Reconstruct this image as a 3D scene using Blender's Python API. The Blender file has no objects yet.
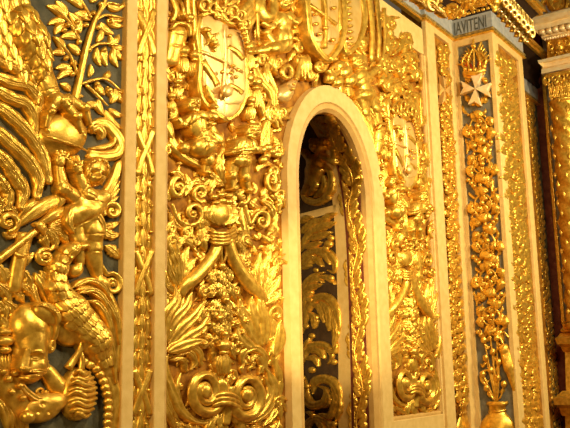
import bpy, math, random
import numpy as np
from mathutils import Matrix, Vector
random.seed(7)
SC = bpy.context.scene
COL = SC.collection
# ---------------- camera ----------------
F_PX, CX, CY = 820.0, 285.0, 214.0
def _n(v): v = np.array(v, float); return v/np.linalg.norm(v)
XC = _n((580, 138, 820))                       # wall direction seen from the camera (right, down, forward)
ZC = np.array((-95, -4491, 820.0)); ZC = _n(ZC - XC*ZC.dot(XC))
YC = np.cross(ZC, XC)
if YC[2] < 0: YC = -YC
W2C = np.stack([XC, YC, ZC])                   # rows: world axes in camera coordinates
CAM = np.array((0.0, -3.3, 1.6))
cam_d = bpy.data.cameras.new('camera'); cam_d.sensor_width = 36; cam_d.lens = 36*F_PX/570
cam = bpy.data.objects.new('camera', cam_d); COL.objects.link(cam); SC.camera = cam
R3 = np.stack([W2C[:, 0], -W2C[:, 1], -W2C[:, 2]], axis=1)
m4 = Matrix([list(R3[0])+[0], list(R3[1])+[0], list(R3[2])+[0], [0, 0, 0, 1]])
m4.translation = Vector(CAM); cam.matrix_world = m4
cam_d.clip_start = 0.05; cam_d.clip_end = 200
# ---------------- world and lights ----------------
SC.view_settings.view_transform = 'Standard'; SC.view_settings.look = 'None'
SC.view_settings.gamma = 1; SC.view_settings.use_curve_mapping = False
SC.view_settings.exposure = -0.7
w = bpy.data.worlds.new('nave_light'); SC.world = w; w.use_nodes = True
nt = w.node_tree; nt.nodes.clear()
out = nt.nodes.new('ShaderNodeOutputWorld'); bg = nt.nodes.new('ShaderNodeBackground')
tc = nt.nodes.new('ShaderNodeTexCoord'); sp = nt.nodes.new('ShaderNodeSeparateXYZ')
cr_ = nt.nodes.new('ShaderNodeValToRGB'); mr = nt.nodes.new('ShaderNodeMapRange')
mr.inputs[1].default_value = -1; mr.inputs[2].default_value = 1
nt.links.new(tc.outputs['Generated'], sp.inputs[0]); nt.links.new(sp.outputs['Z'], mr.inputs[0])
nt.links.new(mr.outputs[0], cr_.inputs[0])
e = cr_.color_ramp.elements
e[0].position = 0.38; e[0].color = (.07, .03, .006, 1)
e[1].position = 0.9; e[1].color = (1.1, .9, .6, 1)
x_ = e.new(0.52); x_.color = (.42, .25, .09, 1)
nt.links.new(cr_.outputs[0], bg.inputs[0]); bg.inputs[1].default_value = 0.24
nt.links.new(bg.outputs[0], out.inputs[0])
def area(name, loc, to, size, power, col):
    d = bpy.data.lights.new(name, 'AREA'); d.energy = power; d.color = col; d.shape = 'DISK'; d.size = size
    o = bpy.data.objects.new(name, d); COL.objects.link(o); o.location = loc
    o.rotation_euler = (Vector(to)-Vector(loc)).to_track_quat('-Z', 'Y').to_euler(); return o
area('nave_key_light', (3.2, -2.9, 4.9), (4.6, 0, 1.9), 0.4, 195, (1, .90, .70))  # warm key light from high above the wall, source out of view
area('chapel_lamp_light', (6.2, -3.2, 4.4), (6.8, 0, 2.0), 0.4, 250, (1, .92, .72))
area('side_fill_light', (-0.6, -2.4, 2.6), (4.6, 0, 1.7), 0.35, 150, (1, .74, .36))  # fill light added for the niche side and pier side, no known source
sl = bpy.data.lights.new('niche_fill_spot', 'SPOT'); sl.energy = 2200; sl.color = (1, .84, .55); sl.spot_size = math.radians(19); sl.spot_blend = .5; sl.shadow_soft_size = .1  # spot added only to brighten the inside of the niche
so = bpy.data.objects.new('niche_fill_spot', sl); COL.objects.link(so); so.location = (1.4, -2.4, 1.7); so.rotation_euler = (Vector((5.9, .3, 2.15))-Vector(so.location)).to_track_quat('-Z', 'Y').to_euler()
area('altar_fill_light', (8.0, -4.0, 3.8), (9.6, -.3, 2.6), 0.3, 260, (1, .86, .58))  # fill light added to lift the dull pier front and altar
# ---------------- materials ----------------
def mat(name, col, metal=0., rough=.5, bump=0., bscale=60., var=0., vscale=8., col2=None, detail=4):
    m = bpy.data.materials.new(name); m.use_nodes = True; t = m.node_tree
    b = t.nodes['Principled BSDF']; b.inputs['Metallic'].default_value = metal; b.inputs['Roughness'].default_value = rough
    b.inputs['Base Color'].default_value = (*col, 1)
    if metal < .5: b.inputs['Specular IOR Level'].default_value = .15
    c = t.nodes.new('ShaderNodeTexCoord')
    if var or col2:
        n = t.nodes.new('ShaderNodeTexNoise'); n.inputs['Scale'].default_value = vscale; n.inputs['Detail'].default_value = detail
        t.links.new(c.outputs['Object'], n.inputs['Vector'])
        r = t.nodes.new('ShaderNodeValToRGB'); r.color_ramp.elements[0].position = .35; r.color_ramp.elements[1].position = .68
        r.color_ramp.elements[0].color = (*(col2 or [k*(1-var) for k in col]), 1); r.color_ramp.elements[1].color = (*col, 1)
        t.links.new(n.outputs[0], r.inputs[0]); t.links.new(r.outputs[0], b.inputs['Base Color'])
    if bump:
        n = t.nodes.new('ShaderNodeTexNoise'); n.inputs['Scale'].default_value = bscale; n.inputs['Detail'].default_value = 3
        t.links.new(c.outputs['Object'], n.inputs['Vector'])
        u = t.nodes.new('ShaderNodeBump'); u.inputs['Strength'].default_value = bump; u.inputs['Distance'].default_value = .01
        t.links.new(n.outputs[0], u.inputs['Height']); t.links.new(u.outputs[0], b.inputs['Normal'])
    return m
GOLD = mat('gilding', (.93, .545, .062), .70, .34, .12, 130, col2=(.58, .28, .02), vscale=26, detail=6)
PALE = mat('pale_gilding', (.82, .54, .15), .5, .36, .12, 80, col2=(.74, .42, .08), vscale=12)
GROUND = mat('gilt_ground', (.46, .19, .012), .2, .75, .15, 70, col2=(.22, .075, .005), vscale=16)
STONE = mat('warm_limestone', (.68, .44, .13), 0, .6, .12, 120, col2=(.60, .37, .095), vscale=16)
STONE2 = mat('yellow_limestone', (.58, .33, .08), 0, .5, .12, 120, col2=(.50, .27, .06), vscale=16)
SLATE = mat('grey_green_ground', (.050, .044, .020), 0, .7, .3, 60, col2=(.11, .09, .04), vscale=12)
SLATE2 = mat('grey_stone_ground', (.20, .17, .10), 0, .7, .2, 60, col2=(.12, .10, .055), vscale=14)
CREAM = mat('cream_gilding', (.95, .78, .42), .35, .35, .1, 80, col2=(.88, .62, .25), vscale=12)
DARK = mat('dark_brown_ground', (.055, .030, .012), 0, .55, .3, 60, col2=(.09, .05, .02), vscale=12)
GREY = mat('blue_grey_marble', (.25, .25, .21), 0, .4, .05, 60, col2=(.40, .36, .27), vscale=18)
LETTER = mat('incised_letter_grey', (.10, .09, .06), 0, .6)
RED = mat('red_marble', (.11, .022, .010), 0, .35, .05, 60, col2=(.19, .05, .02), vscale=14)
REDPAINT = mat('red_enamel', (.55, .06, .01), .2, .4, .1, 60)
SHADOWY = mat('shadow_brown', (.03, .014, .006), 0, .5)  # near-black brown, shade put into the colour of cornice hollow and end wall
# ---------------- frames: (px, py, height) -> point ----------------
class Plane:
    def __init__(s, p0, n): s.p0 = np.array(p0, float); s.n = _n(n)
    def map(s, x, y, h=0.):
        x = np.asarray(x, float); y = np.asarray(y, float); h = np.asarray(h, float)
        d = np.stack([(x-CX), (y-CY), np.full(np.broadcast(x, y).shape, F_PX)], -1) @ W2C.T
        k = ((s.p0-CAM) @ s.n + h)/(d @ s.n)
        return CAM + d*k[..., None]
    def normal(s, x, y): return np.broadcast_to(s.n, np.broadcast(x, y).shape + (3,))
class Patch:                                     # ruled surface between two curves; coordinates (s*W, t*L)
    def __init__(s, A, B, W=16., L=300.):
        s.A, s.B, s.W, s.L = np.array(A), np.array(B), W, L
    def base(s, x, y):
        t = np.clip(np.asarray(y, float)/s.L, 0, 1)*(len(s.A)-1); k = np.arange(len(s.A))
        a = np.stack([np.interp(t, k, s.A[:, i]) for i in range(3)], -1); b = np.stack([np.interp(t, k, s.B[:, i]) for i in range(3)], -1)
        q = (np.asarray(x, float)/s.W)[..., None]
        return a*(1-q)+b*q
    def normal(s, x, y):
        x = np.asarray(x, float); y = np.asarray(y, float)
        y = np.clip(y, 2, s.L-2)
        n = np.cross(s.base(x+.5, y)-s.base(x-.5, y), s.base(x, y+1.5)-s.base(x, y-1.5)); n /= np.linalg.norm(n, axis=-1, keepdims=True)+1e-12
        sg = np.sign(((CAM-s.base(x, y))*n).sum(-1, keepdims=True)); return n*sg
    def map(s, x, y, h=0.):
        x, y = np.broadcast_arrays(np.asarray(x, float), np.asarray(y, float))
        return s.base(x, y)+s.normal(x, y)*np.asarray(h, float)[..., None]
def jac(fr, x, y):
    e = .5
    return (fr.map(x+e, y)-fr.map(x-e, y)), (fr.map(x, y+e)-fr.map(x, y-e))
def scl(fr, x, y):
    a, b = jac(fr, np.array([float(x)]), np.array([float(y)])); return float(np.linalg.norm(b))
# ---------------- objects ----------------
def mesh_obj(name, V, Fc, m, root=None, parent=None, smooth=True):
    V = np.asarray(V, float).reshape(-1, 3)
    org = np.array(root) if root is not None else np.zeros(3)
    me = bpy.data.meshes.new(name); me.from_pydata((V-org).tolist(), [], [tuple(f) for f in Fc])
    if smooth: me.polygons.foreach_set('use_smooth', [True]*len(me.polygons))
    me.materials.append(m); o = bpy.data.objects.new(name, me); COL.objects.link(o)
    if parent is not None: o.parent = parent
    elif root is not None: o.location = root
    return o
class Thing:
    def __init__(s, name, label, cat, fr, x, y, group=None):
        s.loc = tuple(fr.map(np.array(float(x)), np.array(float(y)), np.array(0.)).reshape(3)); s.fr = fr
        s.o = bpy.data.objects.new(name, None); s.o.empty_display_size = .05; s.o.location = s.loc; COL.objects.link(s.o)
        s.o['label'] = label; s.o['category'] = cat
        if group: s.o['group'] = group
    def part(s, name, VF, m=None, parent=None, label=None):
        o = mesh_obj(name, VF[0], VF[1], m or GOLD, s.loc, parent or s.o)
        if label: o['label'] = label
        return o
def copy_thing(t, dloc, label, group=None):
    r = t.o.copy(); COL.objects.link(r); r.location = Vector(t.loc)+Vector(dloc); r['label'] = label
    if group: r['group'] = group
    for c in t.o.children:
        d = c.copy(); COL.objects.link(d); d.parent = r
        for g in c.children:
            q = g.copy(); COL.objects.link(q); q.parent = d
    return r
def struct(name, V, Fc, m, smooth=False, bev=0.):
    o = mesh_obj(name, V, Fc, m, smooth=smooth); o['kind'] = 'structure'
    if bev:
        b = o.modifiers.new('bevel', 'BEVEL'); b.width = bev; b.segments = 2; b.limit_method = 'ANGLE'
    return o
def boxVF(x0, x1, y0, y1, z0, z1):
    V = [(x, y, z) for x in (x0, x1) for y in (y0, y1) for z in (z0, z1)]
    return V, [(0, 1, 3, 2), (4, 6, 7, 5), (0, 4, 5, 1), (2, 3, 7, 6), (0, 2, 6, 4), (1, 5, 7, 3)]
def join(*L):
    V, Fc = [], []; k = 0
    for v, f in L:
        v = np.asarray(v, float).reshape(-1, 3)
        V.append(v); Fc += [tuple(i+k for i in q) for q in f]; k += len(v)
    return np.concatenate(V), Fc
# ---------------- shape makers ----------------
def crv(pts, n):
    P = np.array(pts, float)
    if len(P) == 2: return P[0]+(P[1]-P[0])*np.linspace(0, 1, n)[:, None]
    Q = np.vstack([2*P[0]-P[1], P, 2*P[-1]-P[-2]])
    d = np.r_[0, np.cumsum(np.linalg.norm(np.diff(P[:, :2], axis=0), axis=1)+1e-6)]
    u = np.interp(np.linspace(0, d[-1], n), d, np.arange(len(P)))
    i = np.minimum(u.astype(int), len(P)-2); f = (u-i)[:, None]
    a, b, c, e = Q[i], Q[i+1], Q[i+2], Q[i+3]
    return .5*((2*b)+(-a+c)*f+(2*a-5*b+4*c-e)*f**2+(-a+3*b-3*c+e)*f**3)
def tang(P):
    T = np.gradient(P[:, :2], axis=0); return T/(np.linalg.norm(T, axis=1, keepdims=True)+1e-9)
def leaf(fr, pts, w, h=2.5, base=.6, n=14, ns=9, prof='leaf', lobes=0, amp=.4, rib=.5, tip=0., asym=0.):
    """a carved leaf: h, base, tip in pixel units of height, turned into metres by the local scale"""
    if lobes and w > 6.5 and ns == 9: ns = 15
    P = crv(pts, n+1); T = tang(P); t = np.linspace(0, 1, n+1)
    if prof == 'leaf': wp = np.sin(np.pi*np.clip(t, .02, .985)**.85)**.75
    elif prof == 'blade': wp = np.clip(np.minimum(t*6, 1), 0, 1)*np.clip((1-t)*2.2, .06, 1)**.6
    elif prof == 'round': wp = np.clip(np.minimum(t*4+.3, 1), 0, 1)*np.sqrt(np.clip(1-((t-.55)/.46).clip(0)**2, .01, 1))
    else: wp = np.ones(n+1)
    W = w/2*wp
    if lobes:
        L = np.abs(np.sin(np.pi*lobes*t)); W = W*(1-amp*(1-L**.6))
    s = np.linspace(-1, 1, ns); sc = scl(fr, *P[len(P)//2, :2])
    hp = np.clip(np.sin(np.pi*np.clip(t*.9+.08, 0, 1)), .25, 1)
    S, I = np.meshgrid(s, np.arange(n+1)); tt = t[I]
    bs = base
    if callable(base): base = 0.
    H = base+tip*tt**2+h*hp[I]*np.sqrt(1-S**2*.97)*(1-rib*np.exp(-(S/.17)**2))
    if lobes and ns > 9: H = H*(1-.13*(1+np.cos(5*np.pi*S))*hp[I])
    if lobes: H = H-h*.28*np.abs(S)*(np.cos(np.pi*lobes*(tt+.12*np.abs(S)/1))**2)
    x, y = P[I, 0], P[I, 1]; nx, ny = -T[I, 1], T[I, 0]
    Wl, Wr = W*(1+asym), W*(1-asym); ww = np.where(S < 0, Wl[I], Wr[I])
    sk = .10*w*np.abs(S) if lobes else 0
    ox = nx*S*ww+T[I, 0]*sk; oy = ny*S*ww+T[I, 1]*sk
    if callable(bs): bb = bs(x+ox*.9, y+oy*.9); H = H+bb; base = float(bb.mean())
    hc = (bs.hm if callable(bs) else base+h*.6)*sc
    Jx, Jy = jac(fr, x, y); N = fr.normal(x, y)
    V = fr.map(x, y, np.full(x.shape, hc))+Jx*ox[..., None]+Jy*oy[..., None]+N*((H*sc-hc)[..., None])
    D = V[:, [0, -1]]-N[:, [0, -1]]*((H[:, [0, -1]]*sc)[..., None])
    G = np.concatenate([D[:, :1], V, D[:, 1:]], 1); m = ns+2
    Fc = [(i*m+j, i*m+j+1, (i+1)*m+j+1, (i+1)*m+j) for i in range(n) for j in range(m-1)]
    k = (n+1)*m
    e0 = [fr_ for fr_ in range(m)]; e1 = [n*m+j for j in range(m)]
    Fc += [tuple(reversed(e0)), tuple(e1)]
    return G.reshape(-1, 3), Fc
def tube(fr, pts, r, h=None, n=None, ns=10, groove=0, gd=.12, flat=1., caps=True):
    """pts (x,y) or (x,y,height px); r px or list"""
    P = np.array(pts, float)
    rr = np.atleast_1d(np.array(r, float)); n = n or max(6, 5*(len(P)-1)+1)
    d = np.r_[0, np.cumsum(np.linalg.norm(np.diff(P[:, :2], axis=0), axis=1)+1e-6)]; d /= d[-1]
    C = crv(P, n); t = np.linspace(0, 1, n); R = np.interp(t, np.linspace(0, 1, len(rr)), rr) if len(rr) > 1 else np.full(n, rr[0])
    T = tang(C); hh = C[:, 2] if C.shape[1] > 2 else (R*flat*.8 if h is None else np.full(n, float(h)))
    sc = scl(fr, *C[n//2, :2]); th = np.arange(ns)*2*np.pi/ns
    g = 1+gd*np.cos(groove*th) if groove else np.ones(ns)
    x, y = C[:, :1]+0*th, C[:, 1:2]+0*th; ox = -T[:, 1:2]*np.cos(th)*g*R[:, None]; oy = T[:, :1]*np.cos(th)*g*R[:, None]
    dh = np.sin(th)*g*R[:, None]*flat*sc; H = hh[:, None]*sc+0*th
    Jx, Jy = jac(fr, x, y); N = fr.normal(x, y)
    V = fr.map(x, y, H)+Jx*ox[..., None]+Jy*oy[..., None]+N*dh[..., None]
    Fc = [(i*ns+j, i*ns+(j+1) % ns, (i+1)*ns+(j+1) % ns, (i+1)*ns+j) for i in range(n-1) for j in range(ns)]
    V = V.reshape(-1, 3)
    if caps:
        c0, c1 = V[:ns].mean(0), V[-ns:].mean(0)
        e0 = c0+(c0-V[ns:2*ns].mean(0))*min(1, .35*R[0]*sc/(np.linalg.norm(c0-V[ns:2*ns].mean(0))+1e-9)); e1 = c1+(c1-V[-2*ns:-ns].mean(0))*min(1, .35*R[-1]*sc/(np.linalg.norm(c1-V[-2*ns:-ns].mean(0))+1e-9))
        k = len(V); V = np.vstack([V, e0, e1])
        Fc += [(k, (j+1) % ns, j) for j in range(ns)]+[(k+1, (n-1)*ns+j, (n-1)*ns+(j+1) % ns) for j in range(ns)]
    return V, Fc
def spiral(cx, cy, rx, ry, a0, turns, dirn=1, r1=.18, n=16):
    """from the outer end inwards; angle degrees, y down"""
    out = []
    for i in range(n+1):
        t = i/n; k = 1-(1-r1)*t; a = math.radians(a0)+dirn*2*math.pi*turns*t
        out.append((cx+rx*k*math.cos(a), cy+ry*k*math.sin(a)))
    return out
def ball(fr, x, y, rx, ry=None, rot=0, h=None, rh=None, nu=12, nv=8, seg=0):
    ry = ry or rx; rh = rh or (rx+ry)/2; h = rh*.55 if h is None else h; sc = scl(fr, x, y)
    u = np.linspace(0, 2*np.pi, nu, endpoint=False); v = np.linspace(-np.pi/2, np.pi/2, nv+1)[1:-1]
    U, Vv = np.meshgrid(u, v); g = 1+.08*np.cos(seg*U) if seg else 1
    a = np.cos(Vv)*np.cos(U)*g*rx; b = np.cos(Vv)*np.sin(U)*g*ry; c = np.sin(Vv)*rh
    a = np.r_[a.ravel(), 0, 0]; b = np.r_[b.ravel(), 0, 0]; c = np.r_[c.ravel(), -rh, rh]
    ro = math.radians(rot); ox = a*math.cos(ro)-b*math.sin(ro); oy = a*math.sin(ro)+b*math.cos(ro)
    X = np.full(a.shape, float(x)); Y = np.full(a.shape, float(y)); Jx, Jy = jac(fr, X, Y); N = fr.normal(X, Y)
    V = fr.map(X, Y, np.full(a.shape, h*sc))+Jx*ox[:, None]+Jy*oy[:, None]+N*(c*sc)[:, None]
    m = len(v); Fc = [(i*nu+j, i*nu+(j+1) % nu, (i+1)*nu+(j+1) % nu, (i+1)*nu+j) for i in range(m-1) for j in range(nu)]
    k = m*nu; Fc += [(k, (j+1) % nu, j) for j in range(nu)]+[(k+1, (m-1)*nu+j, (m-1)*nu+(j+1) % nu) for j in range(nu)]
    return V, Fc
def height_of(prims, X, Y, k=5.):
    H = np.zeros(X.shape)
    for p in prims:
        if p[0] in 'eb':
            _, cx, cy, rx, ry, rot, h = p[:7]; b = p[7] if len(p) > 7 else 0
            r = math.radians(rot); u = (X-cx)*math.cos(r)+(Y-cy)*math.sin(r); v = -(X-cx)*math.sin(r)+(Y-cy)*math.cos(r)
            m_ = 2 if p[0] == 'e' else 8; d = np.abs(u/rx)**m_+np.abs(v/ry)**m_; f = np.where(d < 1, b+h*np.sqrt(np.clip(1-d, 0, 1)), 0)
        else:
            _, x0, y0, r0, x1, y1, r1 = p[:7]; b0 = p[7] if len(p) > 7 else 0; b1 = p[8] if len(p) > 8 else b0
            L = (x1-x0)**2+(y1-y0)**2+1e-9; t = np.clip(((X-x0)*(x1-x0)+(Y-y0)*(y1-y0))/L, 0, 1)
            R = r0+(r1-r0)*t; b = b0+(b1-b0)*t; d = ((X-x0-t*(x1-x0))**2+(Y-y0-t*(y1-y0))**2)/R**2
            f = np.where(d < 1, b+R*.72*np.sqrt(np.clip(1-d, 0, 1)), 0)
        H = (H**k+f**k)**(1/k)
    return H
class over:
    """height of a carved figure, so that hair, scales and feathers lie on it"""
    def __init__(s, prims, lift=-.4, k=5., floor=None):
        s.p, s.l, s.k, s.f = prims, lift, k, floor
        xs = [p[1] for p in prims]+[p[4] for p in prims if p[0] == 'c']; ys = [p[2] for p in prims]+[p[5] for p in prims if p[0] == 'c']
        X, Y = np.meshgrid(np.arange(min(xs)-25, max(xs)+25, 1.5), np.arange(min(ys)-40, max(ys)+40, 1.5)); H = height_of(prims, X, Y, k); s.hm = float(H[H > .15].mean())
    def __call__(s, x, y):
        h = np.maximum(height_of(s.p, x, y, s.k)+s.l, .2)
        return np.maximum(h, s.f(x, y)) if s.f else h
def relief(fr, prims, det=(), res=.7, k=5.):
    """a continuous carved figure as a height field over the ground. prims: ('e',cx,cy,rx,ry,rot,h[,base]) | ('c',x0,y0,r0,x1,y1,r1[,base0[,base1]]); det: (x,y,sx,sy,rot,amp)"""
    xs, ys = [], []
    for p in prims:
        if p[0] in 'eb': R = max(p[3], p[4])*(1.15 if p[0] == 'b' else 1); xs += [p[1]-R, p[1]+R]; ys += [p[2]-R, p[2]+R]
        else:
            xs += [p[1]-p[3], p[1]+p[3], p[4]-p[6], p[4]+p[6]]; ys += [p[2]-p[3], p[2]+p[3], p[5]-p[6], p[5]+p[6]]
    X, Y = np.meshgrid(np.arange(min(xs)-res, max(xs)+2*res, res), np.arange(min(ys)-res, max(ys)+2*res, res))
    H = height_of(prims, X, Y, k)
    on = H > .15
    for (x, y, sx, sy, rot, am) in det:
        r = math.radians(rot); u = (X-x)*math.cos(r)+(Y-y)*math.sin(r); v = -(X-x)*math.sin(r)+(Y-y)*math.cos(r)
        H = H+am*np.exp(-(u/sx)**2-(v/sy)**2)*on
    H = np.clip(H, 0.05, None)
    cx, cy = X.mean(), Y.mean(); sc = scl(fr, cx, cy); hm = float(H[on].mean())*sc
    Jx, Jy = jac(fr, X, Y); N = fr.normal(X, Y)
    V = fr.map(X, Y, np.full(X.shape, hm))+N*((H*on*sc-hm)[..., None])
    ny, nx = X.shape; o = on.copy()
    cell = o[:-1, :-1] | o[1:, :-1] | o[:-1, 1:] | o[1:, 1:]
    idx = -np.ones(X.shape, int); used = np.zeros(X.shape, bool)
    used[:-1, :-1] |= cell; used[1:, :-1] |= cell; used[:-1, 1:] |= cell; used[1:, 1:] |= cell
    idx[used] = np.arange(used.sum()); I, J = np.nonzero(cell)
    Fc = np.stack([idx[I, J], idx[I, J+1], idx[I+1, J+1], idx[I+1, J]], 1).tolist()
    return V[used], Fc
def acanthus(fr, T, name, root, tips, w, h=3, base=.8, lobes=4, m=None, tip=0):
    """several lobed leaves fanning from a root"""
    for q in tips:
        pts = [root]+list(q) if isinstance(q[0], (tuple, list)) else [root, q]
        T.part(name, leaf(fr, pts, w, h, base, lobes=lobes, tip=tip, n=16), m)
# ================= the building =================
A = Plane((0, 0, 0), (0, -1, 0)); YP = -.045
A6 = Plane((0, YP, 0), (0, -1, 0))
def P3(fr, x, y, h=0.): return fr.map(np.array(float(x)), np.array(float(y)), np.array(float(h))).reshape(3)
X7 = P3(A6, 452, 39)[0]; A7 = Plane((X7, 0, 0), (-1, 0, 0))
Y8 = P3(A7, 490, 28)[1]; A8 = Plane((0, Y8, 0), (0, -1, 0))
X8 = P3(A8, 519.5, 55)[0]; XE = P3(A6, 533.5, 60)[0]; AE = Plane((XE, 0, 0), (-1, 0, 0))
print('X7,Y8,X8,XE', X7, Y8, X8, XE)
XL, ZT = 1.2, 4.6
# arch curves
arch_px = [(300, 440), (299.5, 340), (298, 240), (297, 190), (299, 145), (305, 120), (315, 109.5), (327, 117), (343, 147), (355, 190), (362, 240), (367.5, 330), (372, 440)]
outer_px = [(286, 440), (285, 340), (284, 240), (284, 180), (286, 130), (297, 98), (321, 84.5), (346, 103), (364, 140), (374, 190), (378, 240), (384, 330), (389, 440)]
NA = 81
def onA(p, y=None): return np.array([P3(A, *q) for q in crv(p, NA)])
Ain, Aout = onA(arch_px), onA(outer_px)
uL, uR = Ain[0, 0], Ain[-1, 0]; oL, oR = Aout[0, 0], Aout[-1, 0]
zb = 0.0
def arch3(uL, uR, ztop, zspring, n=NA):
    c = (uL+uR)/2; r = (uR-uL)/2; L = [(uL, 0, zb)]
    for i in range(n-2):
        a = math.pi*(1-i/(n-3)); L.append((c+r*math.cos(a), 0, zspring+(ztop-zspring)*math.sin(a)))
    return np.array(L+[(uR, 0, zb)])
zi_top = P3(A, 315, 109.5)[2]; zo_top = P3(A, 321, 84.5)[2]
uL = P3(A, 297, 300)[0]; uR = P3(A, 367, 330)[0]; oL = P3(A, 283.5, 300)[0]; oR = P3(A, 384, 330)[0]
zs = zi_top-(uR-uL)*.62
CIN = arch3(uL, uR, zi_top, zs); COUT = arch3(oL, oR, zo_top, zs)
print('arch', uL, uR, oL, oR, zi_top, zo_top, zs)
def strip(c0, c1):
    n = len(c0); V = np.vstack([c0, c1]); return V, [(i, i+1, n+i+1, n+i) for i in range(n-1)]
def off(c, y): d = c.copy(); d[:, 1] = y; return d
# wall A with the arch cut out
def wallA(x0, x1, y, top=ZT):
    c = CIN.copy(); n = len(c); T = c.copy(); T[:, 2] = top
    c[:, 1] = y; T[:, 1] = y
    V, Fc = strip(c, T)
    q = np.array([(x0, y, 0), (uL, y, 0), (uL, y, top), (x0, y, top), (uR, y, 0), (x1, y, 0), (x1, y, top), (uR, y, top)])
    k = len(V); return np.vstack([V, q]), Fc+[(k, k+1, k+2, k+3), (k+4, k+5, k+6, k+7)]
struct('wall_front', *wallA(XL, X7+.4, 0.0), GROUND)
struct('floor', [(-6, -9, 0), (14, -9, 0), (14, 3, 0), (-6, 3, 0)], [(0, 1, 2, 3)], mat('floor_marble', (.30, .2, .12), 0, .3, .0, col2=(.1, .08, .06), vscale=2))
AF = Plane((0, -.05, 0), (0, -1, 0))
uu = lambda x, y: P3(AF, x, y)[0]
s1, s2, s3, s4 = uu(127.4, 20), uu(138.2, 20), uu(157.2, 20), uu(167.2, 20)
def box(name, x0, x1, y0, y1, z0, z1, m, bev=.006): return struct(name, *boxVF(x0, x1, y0, y1, z0, z1), m, bev=bev)
box('wall_left_ground', XL, s1, -.008, .02, 0, ZT, SLATE, 0)
box('trim_1', s1, s2, -.05, .02, 0, ZT, STONE)
box('wall_garland_ground', s2, s3, -.010, .02, 0, ZT, GROUND, 0)
box('trim_2', s3, s4, -.05, .02, 0, ZT, STONE)
r1, r2 = uu(442.5, 400), uu(456, 400)
zt = P3(A, 423.7, 34.4)[2]; zbm = P3(A, 443, 413)[2]
box('trim_3', r1, r1+.05, -.05, .02, 0, ZT, STONE)
box('trim_5', oR-.02, r1, -.05, .02, 0, zbm, STONE)
box('trim_6', s4, r1, -.05, .02, zt, ZT, STONE)
# mouldings round the right hand panel
def mold(name, pts, r, m=STONE2, par=None):
    V, Fc = [], []
    for a, b in zip(pts[:-1], pts[1:]):
        a, b = np.array(a, float), np.array(b, float); lo, hi = np.minimum(a, b)-r, np.maximum(a, b)+r
        v, f = boxVF(lo[0], hi[0], lo[1], hi[1], lo[2], hi[2]); V, Fc = (v, f) if len(V) == 0 else join((V, Fc), (v, f))
    return struct(name, V, Fc, m, bev=r*.7)
mold('trim_7', [(oR+.01, -.02, zbm+.01), (r1-.012, -.02, zbm+.01), (r1-.012, -.02, zt-.012), (s4, -.02, zt-.012)], .022, STONE2)
mold('trim_8', [(s4+.012, -.03, 0), (s4+.012, -.03, zt-.02)], .012, STONE2)
# stone arch round the opening: flat outer face, inner roll
def interp(c0, c1, k, y): d = c0*(1-k)+c1*k; d[:, 1] = y; return d
prof = [(-.04, .02), (0, -.055), (.62, -.06), (.66, -.045), (.70, -.052), (.85, -.058), (.97, -.03), (1.0, .02)]
rings = [interp(COUT, CIN, k, y) for k, y in prof]
V = np.vstack(rings); n = len(COUT)
Fc = [(j*n+i, j*n+i+1, (j+1)*n+i+1, (j+1)*n+i) for j in range(len(rings)-1) for i in range(n-1)]
o = struct('trim_arch', V, Fc, STONE, smooth=True)
o.data.materials.append(STONE2)
for p in o.data.polygons:
    if p.index//(n-1) >= 3: p.material_index = 1
for md in [o.modifiers.new('edges', 'EDGE_SPLIT')]: md.split_angle = math.radians(28)
# reveal (Y from 0 to d), then splayed plane B with two panels
d1 = None
for k in range(1, 60):
    p = np.array([uR, k*.01, P3(A, 368, 400)[2]]); c = W2C.T@(p-CAM); px = CX+F_PX*c[0]/c[2]
    if px < 351 and d1 is None: d1 = k*.01
d1 = d1 or .3
cdir = ((-190-CX), (341-CY), F_PX); wd = W2C@np.array(cdir); wd[2] = 0; wd = _n(wd)     # horizontal direction of the splayed side wall
nB = _n((-wd[1], wd[0], 0)); nB = nB if nB[0] < 0 else -nB
pB = np.array([uR, d1, 0]); B = Plane(pB, nB); print('d1', d1, 'B dir', wd)
uL2 = uL+.02
CB = CIN.copy(); CB[:, 1] = d1
# the vault edge on plane B, traced, is the inner end of the vine band
edge_px = [(352, 440), (349.5, 330), (346, 240), (341, 190), (333, 155), (321, 130), (309, 116)]
EB = np.array([P3(B, *q) for q in crv(edge_px, 41)])
h = len(CIN)//2
FR = CIN[::-1][:NA//2+1]
dd = np.r_[0, np.cumsum(np.linalg.norm(np.diff(FR, axis=0), axis=1))]; zz = np.linspace(.0, dd[-1], 400)
FR = np.stack([np.interp(zz, dd, FR[:, i]) for i in range(3)], -1)
# keep only the part whose picture height matches the inner curve, equally spaced by height
def proj(p): c = (np.asarray(p)-CAM)@W2C; return np.stack([CX+F_PX*c[..., 0]/c[..., 2], CY+F_PX*c[..., 1]/c[..., 2]], -1)
fy = proj(FR)[:, 1]; want = proj(EB)[:, 1]; want[-1] = fy.min()
j = np.argmin(fy); FR = np.stack([np.interp(-want, -fy[:j+1], FR[:j+1, i]) for i in range(3)], -1)
FR[:, 1] = 0.01
bandV, bandF = strip(FR, EB)
struct('wall_reveal', bandV, bandF, RED)
BAND = Patch(FR, EB, 18., 330.)
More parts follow.
